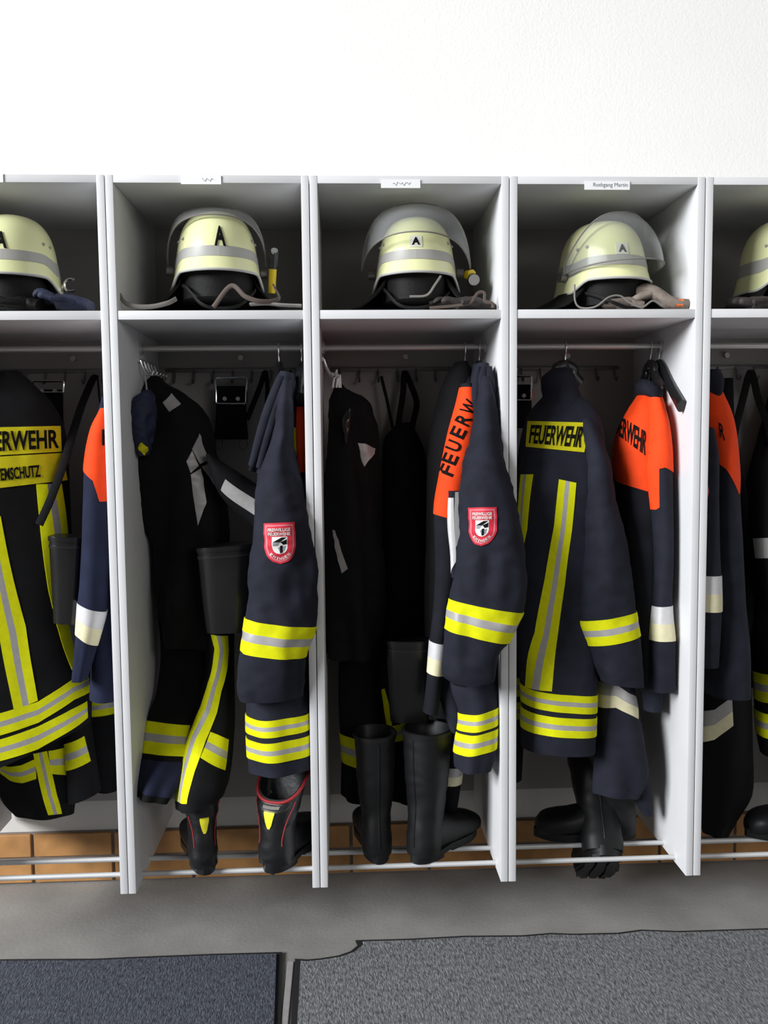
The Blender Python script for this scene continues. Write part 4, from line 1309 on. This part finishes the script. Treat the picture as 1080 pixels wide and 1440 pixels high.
# ================================================================== first locker
t = jacket('black jacket with two yellow sign plates across its back at far left', 12, 525, 0.24)
bd = pxloft([(0, 524, 26, 522, 0.20, 0.03), (-34, 542, 48, 540, (0.18, 0.22), 0.055), (-62, 572, 74, 566, (0.16, 0.23), 0.085), (-72, 610, 92, 606, (0.15, 0.24), 0.10), (-76, 700, 98, 694, (0.15, 0.24), 0.10), (-80, 800, 102, 790, (0.15, 0.24), 0.10), (-82, 920, 112, 890, (0.15, 0.24), 0.095), (-84, 1030, 124, 955, (0.14, 0.23), 0.09), (-86, 1106, 126, 1012, (0.13, 0.22), 0.088)], fold=0.006, crease=0.004, seed=51.0, p=2.6)
part(bd, 'body', 'black_cloth', t, nu=60, nv=80)


def sign(px_, word, wq):
    q = pxgrid(bd, px_, 14, 4)
    mb = MB()
    sheet(mb, bd, np.array([[bil(q, s_, t_) for s_ in np.linspace(0, 1, 30)] for t_ in np.linspace(0, 1, 7)]), 0.0025, [(1, 'sign_yellow')])
    o = mb.build('back_sign', t)
    lettering(bd, None, word, 'ink', 0.0045, o, 'lettering', subq(q, wq), weight=0.025)


sign([(-50, 602), (84, 599), (86, 635), (-50, 643)], 'FEUERWEHR', ((0.04, 0.14), (0.965, 0.14), (0.965, 0.86), (0.04, 0.86)))
sign([(-50, 645), (87, 637), (94, 675), (-50, 692)], 'ATEMSCHUTZ', ((0.26, 0.38), (0.75, 0.36), (0.75, 0.78), (0.26, 0.78)))
ribbon(bd, [((-34, 726), (1, 726)), ((-20, 790), (12, 784)), ((0, 900), (36, 880)), ((20, 1000), (53, 985))], nseg=12).build('back_stripe', t)
ribbon(bd, [((51, 681), (86, 680)), ((57, 748), (95, 748)), ((68, 830), (100, 830)), ((80, 880), (110, 880)), ((101, 942), (121, 938))], nseg=12).build('back_stripe', t)
ribbon(bd, [((-40, 1012), (-40, 1042)), ((0, 1003), (0, 1034)), ((53, 987), (54, 1016)), ((100, 957), (104, 984)), ((120, 948), (122, 972))], nseg=8).build('reflective_band', t)
ribbon(bd, [((-40, 1050), (-40, 1080)), ((0, 1040), (0, 1070)), ((53, 1022), (54, 1053)), ((100, 998), (104, 1024)), ((122, 986), (123, 1009))], nseg=8).build('reflective_band', t)

t = jacket('blue jacket with an orange shoulder and pale cuff behind the far left panel', 145, 575, 0.1)
bo = pxloft([(146, 560, 156, 560, 0.2, 0.04), (138, 600, 162, 600, 0.19, 0.07), (134, 670, 166, 670, 0.18, 0.08), (132, 800, 170, 800, 0.17, 0.08), (130, 900, 172, 900, 0.16, 0.075), (128, 978, 174, 980, 0.16, 0.07)], fold=0.004, seed=52)
part(bo, 'body', 'navy_blue', t)
so = pxloft([(143, 574, 156, 574, 0.10, 0.03), (130, 602, 158, 602, 0.09, 0.045), (121, 650, 158, 650, 0.085, 0.05), (119, 700, 157, 700, 0.08, 0.05), (117, 760, 156, 760, 0.075, 0.048), (113, 820, 153, 826, 0.07, 0.045), (110, 846, 150, 862, 0.07, 0.043), (107, 893, 136, 907, 0.065, 0.036), (104, 930, 128, 934, 0.065, 0.033), (102, 956, 121, 956, 0.065, 0.03)], fold=0.004, crease=0.002, seed=53)
part(so, 'sleeve', 'navy_blue', t, nv=80)
e0 = [so.find(121, 659)[1], so.find(140, 676)[1], so.find(149, 705)[1]]
rows = []
for i in range(57):
    u = i / 56
    x = 0.5 + 0.5 * math.cos(2 * PI * u)
    e = np.interp(x, [0, 0.5, 0.72, 1], [e0[0], e0[1], e0[2], e0[2]])
    rows.append([(u, vv) for vv in np.linspace(0.004, e, 14)])
mb = MB(); sheet(mb, so, np.array(rows), 0.002, [(1, 'orange')]); oy = mb.build('orange_upper_sleeve', t)
lettering(so, [(143, 604), (152, 604), (152, 628), (143, 626)], 'F', 'ink', 0.0042, oy, 'lettering')
band(so, (111, 846), (148, 860), (107, 893), (138, 907), SB).build('reflective_band', t)

t = trousers('black trousers with two yellow-banded legs under the far left jacket', 60, 900, 0.25)
l1 = pxloft([(-10, 940, 100, 930, 0.30, 0.07), (-8, 1030, 104, 1020, 0.29, 0.07), (-4, 1080, 108, 1070, 0.28, 0.068), (4, 1120, 110, 1110, 0.27, 0.062), (24, 1143, 106, 1142, 0.27, 0.05)], fold=0.006, crease=0.005, seed=54)
part(l1, 'leg', 'black_cloth', t, nu=48)
ribbon(l1, [((-4, 1074), (2, 1088)), ((12, 1078), (16, 1098)), ((30, 1076), (32, 1101)), ((50, 1067), (51, 1095))], YSY).build('reflective_band', t)
ribbon(l1, [((68, 1056), (72, 1088)), ((94, 1050), (95, 1090))], YSY).build('reflective_band', t)
ribbon(l1, [((47, 1060), (66, 1056)), ((52, 1085), (72, 1082)), ((60, 1120), (80, 1118)), ((68, 1146), (87, 1144))], YSY).build('side_stripe', t)
l2 = pxloft([(84, 930, 130, 930, 0.28, 0.05), (88, 1020, 128, 1014, 0.27, 0.05), (92, 1080, 136, 1070, 0.26, 0.05), (96, 1128, 141, 1112, 0.25, 0.045)], fold=0.005, seed=55)
part(l2, 'leg', 'black_cloth', t)
ribbon(l2, [((88, 1046), (92, 1083)), ((118, 1035), (127, 1070))], YSY).build('reflective_band', t)
t = trousers('black trousers with yellow knee band beside the far left panel', 140, 900, 0.32)
l3 = pxloft([(108, 900, 166, 900, 0.36, 0.05), (112, 980, 168, 975, 0.36, 0.05), (116, 1050, 170, 1045, 0.36, 0.05), (134, 1108, 170, 1108, 0.36, 0.045)], fold=0.005, seed=56)
part(l3, 'leg', 'black_cloth', t)
ribbon(l3, [((106, 958), (110, 979)), ((133, 956), (133, 979))], YSY).build('reflective_band', t)
ribbon(l3, [((121, 984), (123, 1008)), ((164, 975), (164, 1002))], YSY).build('reflective_band', t)
pouch('glossy black tapered holster under the strap at far left', [(72, 752, 121, 754, 0.10, 0.045), (73, 780, 120, 782, 0.10, 0.045), (76, 830, 117, 832, 0.10, 0.042), (78, 873, 113, 875, 0.10, 0.04)])

# ================================================================== fifth locker
t = jacket('orange and navy jacket hanging at the left of the right-edge locker', 1005, 525, 0.15)
bo = pxloft([(990, 548, 1012, 548, 0.17, 0.03), (984, 590, 1026, 590, 0.17, 0.07), (982, 650, 1032, 650, 0.17, 0.09), (984, 720, 1036, 720, 0.165, 0.09), (988, 860, 1045, 860, 0.16, 0.09), (990, 915, 1052, 915, 0.155, 0.088), (990, 974, 1054, 974, 0.15, 0.085)], fold=0.005, crease=0.004, seed=61)
part(bo, 'body', 'navy', t)
rows = []
for i in range(57):
    u = i / 56
    x = 0.5 + 0.5 * math.cos(2 * PI * u)
    e = np.interp(x, [0, 0.4, 0.6, 0.8, 1], [bo.find(1000, 640)[1], bo.find(1005, 660)[1], bo.find(1014, 680)[1], bo.find(1024, 698)[1], bo.find(1024, 640)[1]])
    rows.append([(u, vv) for vv in np.linspace(0.004, e, 14)])
mb = MB(); sheet(mb, bo, np.array(rows), 0.002, [(1, 'orange')]); oy = mb.build('orange_yoke', t)
lettering(bo, [(1011, 594), (1018, 598), (1020, 620), (1013, 614)], 'R', 'ink', 0.0042, oy, 'lettering')
co = pxloft([(992, 520, 1011, 520, 0.17, 0.03), (990, 535, 1015, 534, 0.17, 0.045), (992, 552, 1013, 552, 0.165, 0.045), (1000, 562, 1009, 562, 0.16, 0.03)], seed=4.0)
part(co, 'collar', 'navy', t, end='cap')
so = pxloft([(985, 600, 1002, 604, 0.09, 0.03), (980, 640, 1007, 640, 0.08, 0.045), (978, 700, 1008, 700, 0.075, 0.045), (976, 770, 1010, 770, 0.07, 0.042), (974, 809, 1012, 809, 0.065, 0.042), (974, 860, 1013, 860, 0.06, 0.04), (973, 936, 1009, 936, 0.06, 0.036)], fold=0.003, seed=62)
part(so, 'sleeve', 'navy', t)
band(so, (976, 808), (1012, 808), (976, 858), (1013, 858), SB).build('reflective_band', t)
ribbon(so, [((984, 672), (993, 672)), ((984, 695), (997, 690)), ((984, 721), (992, 719))], [(0.8, 'badge_red'), (1, 'badge_pink')]).build('badge', t)

t = trousers('black trousers with silver and cream knee band at the right edge', 1015, 950, 0.28)
l1 = pxloft([(1018, 532, 1030, 532, 0.44, 0.012), (1000, 640, 1034, 640, 0.40, 0.03), (988, 760, 1044, 760, 0.35, 0.05), (984, 900, 1052, 900, 0.29, 0.06), (984, 980, 1053, 975, 0.28, 0.065), (984, 1050, 1054, 1050, 0.27, 0.065), (984, 1110, 1054, 1112, 0.26, 0.062), (986, 1150, 1034, 1146, 0.25, 0.055), (990, 1170, 1020, 1172, 0.25, 0.04)], fold=0.006, crease=0.005, seed=63)
part(l1, 'leg', 'black_cloth', t)
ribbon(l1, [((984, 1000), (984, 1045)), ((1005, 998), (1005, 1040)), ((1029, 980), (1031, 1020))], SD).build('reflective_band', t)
t = trousers('black trousers with yellow bands cut off by the right edge', 1085, 900, 0.3)
l1 = pxloft([(1088, 532, 1108, 532, 0.44, 0.012), (1066, 610, 1114, 606, 0.42, 0.03), (1050, 700, 1120, 700, 0.38, 0.06), (1054, 860, 1122, 860, 0.34, 0.07), (1062, 945, 1122, 945, 0.27, 0.07), (1066, 1030, 1122, 1030, 0.26, 0.07), (1072, 1060, 1120, 1060, 0.26, 0.065)], fold=0.005, seed=64)
part(l1, 'leg', 'black_cloth', t)
band(l1, (1063, 945), (1122, 941), (1066, 985), (1122, 978)).build('reflective_band', t)
band(l1, (1067, 1000), (1122, 996), (1069, 1034), (1122, 1030)).build('reflective_band', t)
t = thing('tool_bag', 'dark bag with a pale grey flap at the right edge of the photo', 'bag', at(1085, 700, 0.25))
L_ = pxloft([(1074, 628, 1100, 628, 0.26, 0.015), (1062, 660, 1110, 658, 0.25, 0.03), (1056, 710, 1114, 710, 0.24, 0.05), (1060, 800, 1116, 800, 0.23, 0.055), (1066, 850, 1112, 850, 0.23, 0.05)], p=3, fold=0.004)
part(L_, 'bag_body', 'black_cloth', t, end='cap')
ribbon(L_, [((1061, 757), (1064, 785)), ((1085, 756), (1087, 784)), ((1112, 757), (1112, 785))], [(1, 'grey_flap')], off=0.006).build('flap', t)
t = jacket('black jacket deep inside the right-edge locker, below the strap', 1040, 640, 0.36)
L_ = pxloft([(1024, 640, 1036, 640, 0.40, 0.02), (1020, 690, 1050, 690, 0.39, 0.04), (1018, 800, 1062, 800, 0.38, 0.06), (1018, 960, 1066, 960, 0.37, 0.06)], fold=0.005, seed=65)
part(L_, 'body', 'black_cloth', t)
# ------------------------------------------------------------------ boots
class XLoft(Loft):
    """loft given in a local frame and moved into the world"""

    def __init__(s, M, C, A, B, **k):
        R3, T3 = np.array(M.to_3x3()), np.array(M.translation)
        Loft.__init__(s, np.array(C) @ R3.T + T3, np.array(A) @ R3.T, np.array(B) @ R3.T, **k)


def boot(label, heel, rz, pitch=0.0, tilt_top=0.0, H=0.34, lean=0.0, m='boot_rubber', red=False, size=1.0, lugs=False, tag_=None, group='pairs of fire boots on the boot rails', slouch=0.0, k=1.0, flash=(0.46, 0.72)):
    """heel: world point under the back of the heel; toe points along local +Y"""
    M = Matrix.Translation(Vector([float(a) for a in heel])) @ Matrix.Rotation(rz, 4, 'Z') @ Matrix.Rotation(pitch, 4, 'X') @ Matrix.Scale(size, 4)
    t = thing('rubber_boot' if not red else 'leather_boot', label, 'boot', heel, group)
    Mn = np.array(M)
    W = lambda P: np.asarray(P, float) @ Mn[:3, :3].T + Mn[:3, 3]
    zs = [0.018, 0.05, 0.09, 0.13, min(0.17, H * 0.66), min(0.24, H * 0.78), H * 0.9, H]
    ws = [0.041, 0.043, 0.041, 0.042, 0.047, 0.053, 0.057, 0.060]
    ds = [0.046, 0.048, 0.050, 0.052, 0.054, 0.060, 0.065, 0.070]
    ys = [0.048, 0.049, 0.054, 0.060, 0.063, 0.064 + lean * 0.3, 0.066 + lean * 0.8, 0.068 + lean]
    ws = [w * k for w in ws]
    L_ = XLoft(M, [(0, y, z) for y, z in zip(ys, zs)], [(w, 0, 0) for w in ws], [(0, d, tilt_top * max(0, i - 4) / 3) for i, d in enumerate(ds)], wrinkle=0.0025 + slouch, wr_f=(14, 14, 26), seed=heel[0] * 5, p=2.3)
    mb = MB(); L_.mesh(mb, m, nu=40, nv=40, start='cap', end='open'); mb.build('shaft', t, angle=60)
    fy = [0.055, 0.10, 0.15, 0.195, 0.235, 0.268, 0.288]
    fw = [0.040, 0.041, 0.045, 0.050, 0.050, 0.042, 0.022]
    ft = [0.115, 0.108, 0.090, 0.078, 0.072, 0.062, 0.045]
    F_ = XLoft(M, [(0.004 * i / 6, y, 0.016 + (tz - 0.016) / 2) for i, (y, tz) in enumerate(zip(fy, ft))], [(w * k, 0, 0) for w in fw], [(0, 0, -(tz - 0.016) / 2 - 0.004) for tz in ft], wrinkle=0.002, wr_f=(20, 30, 20), p=2.5, seed=heel[0] * 3)
    mb = MB(); F_.mesh(mb, m, nu=32, nv=28, start='cap', end='cap'); mb.build('foot', t, angle=60)
    # sole with heel block and tread
    out = []
    for i in range(48):
        a = 2 * PI * i / 48
        y = 0.147 + 0.148 * math.sin(a)
        f = (y + 0.001) / 0.296
        w = np.interp(f, [0, 0.06, 0.2, 0.42, 0.7, 0.88, 1], [0.022, 0.036, 0.043, 0.038, 0.052, 0.045, 0.015]) * k
        out.append((w * np.sign(math.cos(a)) * abs(math.cos(a))**0.45 + 0.002, y))
    n = len(out)

    def slab(pts, z0, z1, mm, nm):
        q = len(pts)
        vs = [W((p[0], p[1], z0)) for p in pts] + [W((p[0], p[1], z1)) for p in pts]
        fs = [list(range(q))[::-1], [q + i for i in range(q)]] + [[i, (i + 1) % q, q + (i + 1) % q, q + i] for i in range(q)]
        b_ = MB(); b_.add(vs, fs, mm); return b_
    b_ = slab(out, 0.010, 0.026, m, 'sole')
    hb = [(p[0] * 0.97, min(p[1], 0.085)) for p in out if p[1] < 0.10]
    hb_ = slab(hb, 0.0, 0.012, m, 'x'); b_.add(hb_.v, hb_.f, m)
    fb = [(p[0] * 0.97, max(p[1], 0.125)) for p in out if p[1] > 0.115]
    fb_ = slab(fb, 0.003, 0.012, m, 'x'); b_.add(fb_.v, fb_.f, m)
    so = b_.build('sole', t, angle=30)
    if lugs:
        b_ = MB()
        for r_ in range(14):
            y = 0.014 + r_ * 0.020
            f = y / 0.296
            w = np.interp(f, [0, 0.06, 0.2, 0.42, 0.7, 0.88, 1], [0.022, 0.036, 0.043, 0.038, 0.052, 0.045, 0.015]) * 0.9 * k
            for c_ in (-0.66, 0.0, 0.66):
                cx = c_ * w
                d_ = 0.006 if c_ else -0.004
                vs = [W((cx + sx * w * 0.25, y + sy * 0.0065 + d_ * (1 if sx * c_ > 0 else 0), z)) for z in (-0.004, 0.004) for sx, sy in ((-1, -1), (1, -1), (1, 1), (-1, 1))]
                b_.add(vs, [[0, 3, 2, 1], [4, 5, 6, 7], [0, 1, 5, 4], [1, 2, 6, 5], [2, 3, 7, 6], [3, 0, 4, 7]], 'boot_rubber')
        b_.build('tread', so, smooth=False)
    if red:
        us = np.arange(40) / 40
        b_ = MB(); b_.tube(list(L_.P(us, np.full(40, 0.992), 0.001)), 0.0042, 'red_piping', 8, closed=True); b_.build('red_piping', t)
        for u0, u1 in ((0.10, 0.16), (0.40, 0.34)):
            tt = np.linspace(0.25, 0.82, 24)
            b_ = MB(); b_.tube(list(L_.P(u0 + (u1 - u0) * np.sin(tt * 6) * 0.5 + 0.0, tt, 0.0005)), 0.0016, 'red_piping', 6); b_.build('red_piping', t)
        rows = [[(0.25 + (w_ - 0.5) * ww, vv) for w_ in np.linspace(0, 1, 5)] for vv, ww in zip(np.linspace(flash[0], flash[1], 8), (0.02, 0.045, 0.06, 0.07, 0.08, 0.085, 0.085, 0.08))]
        b_ = MB(); sheet(b_, L_, np.array(rows), 0.0032, [(1, 'flash_yellow')]); b_.build('yellow_flash', t)['label'] = 'yellow reflective flash up the back of the shaft'
        rows = [[(0.25 + (w_ - 0.5) * 0.12, vv) for w_ in np.linspace(0, 1, 5)] for vv in np.linspace(0.80, 0.86, 4)]
        b_ = MB(); sheet(b_, L_, np.array(rows), 0.002, [(1, 'cord_grey')]); b_.build('pull_tab', t)
    else:
        us = np.arange(41) / 40
        b_ = MB(); sheet(b_, L_, np.array([[(u, vv) for vv in (0.965, 0.98, 0.997)] for u in us]), 0.0022, [(1, m)]); b_.build('rim', t)
        tt = np.linspace(0.08, 0.95, 30)
        b_ = MB(); b_.tube(list(L_.P(np.full(30, 0.25), tt, 0.0003)), 0.0025, m, 8); b_.build('back_seam', t)
    if tag_:
        u, v_ = tag_
        rows = [[(u + (w_ - 0.5) * 0.035, vv) for w_ in np.linspace(0, 1, 3)] for vv in np.linspace(v_ - 0.03, v_ + 0.03, 3)]
        b_ = MB(); sheet(b_, L_, np.array(rows), 0.002, [(1, 'grey_flap')]); b_.build('size_tag', t)
    return t


ZR = 0.2412
P_ = lambda px, py, Y: (at(px, py, Y)[0], Y, ZR)
boot('black leather boot with red piping, left of its pair, under the yellow-striped trousers', P_(290, 1240, 0.045), 0.30, 0.0, H=0.26, k=0.95, m='boot_leather', red=True, size=0.95, flash=(0.42, 0.64))
boot('black leather boot with red piping, wide open top, below the banded jacket hem', P_(378, 1240, 0.045), -0.42, 0.0, tilt_top=0.05, H=0.24, lean=0.03, m='boot_leather', red=True, size=0.98, k=1.15)
boot('tall black rubber boot, left of the pair in the middle locker, heel to the room', P_(534, 1222, 0.075), 0.12, 0.0, H=0.37, m='boot_rubber', size=0.95)
boot('tall black rubber boot, right of the pair in the middle locker, toe pointing right', P_(582, 1222, 0.075), -0.72, 0.0, H=0.37, m='boot_rubber', size=0.98, k=1.12)
boot('black rubber boot standing sideways with its toe to the left in the fourth locker', P_(893, 1190, 0.205), PI / 2 - 0.05, 0.0, H=0.32, lean=0.04, m='boot_rubber', size=1.0, k=1.1, tag_=(0.33, 0.86))
b0 = at(855, 1214, 0.062)
boot('black rubber boot tipped over the front rail so its ribbed sole shows', (b0[0], 0.078, 0.247), -0.12, -0.66, H=0.31, m='boot_rubber', size=1.04, k=1.3, lugs=True)
boot('black rubber boot toe poking in at the right edge of the photo', P_(1190, 1190, 0.19), PI / 2 + 0.05, 0.0, H=0.32, m='boot_rubber', size=1.05)

# ------------------------------------------------------------------ light
def area(name, loc, target, sx, sy, power, col=(1, 1, 1)):
    l = bpy.data.lights.new(name, 'AREA')
    l.shape = 'RECTANGLE'
    l.size, l.size_y, l.energy, l.color = sx, sy, power, col
    o = bpy.data.objects.new(name, l)
    COL.objects.link(o)
    o.location = loc
    d = Vector(target) - Vector(loc)
    o.rotation_euler = d.to_track_quat('-Z', 'Y').to_euler()
    return o


area('gate_daylight', (-12.5, -8.0, 6.8), (0.6, 0.2, 1.1), 7.2, 5.6, 5150, (0.95, 0.975, 1.0))
area('right_fill', (4.5, -6.0, 3.2), (0.9, 0.3, 1.2), 3.0, 1.8, 95, (1.0, 0.98, 0.95))  # added fill to brighten the right side, no window known there
w = bpy.data.worlds.new('world')
S.world = w
w.use_nodes = True
bg = w.node_tree.nodes['Background']
bg.inputs['Color'].default_value = (1.0, 0.98, 0.96, 1)
bg.inputs['Strength'].default_value = 0.10

S.view_settings.view_transform = 'Standard'
S.view_settings.look = 'None'
S.view_settings.gamma = 1
S.view_settings.use_curve_mapping = False
S.view_settings.exposure = -0.12
for o in S.objects:
    if '_loc' in o:
        del o['_loc']
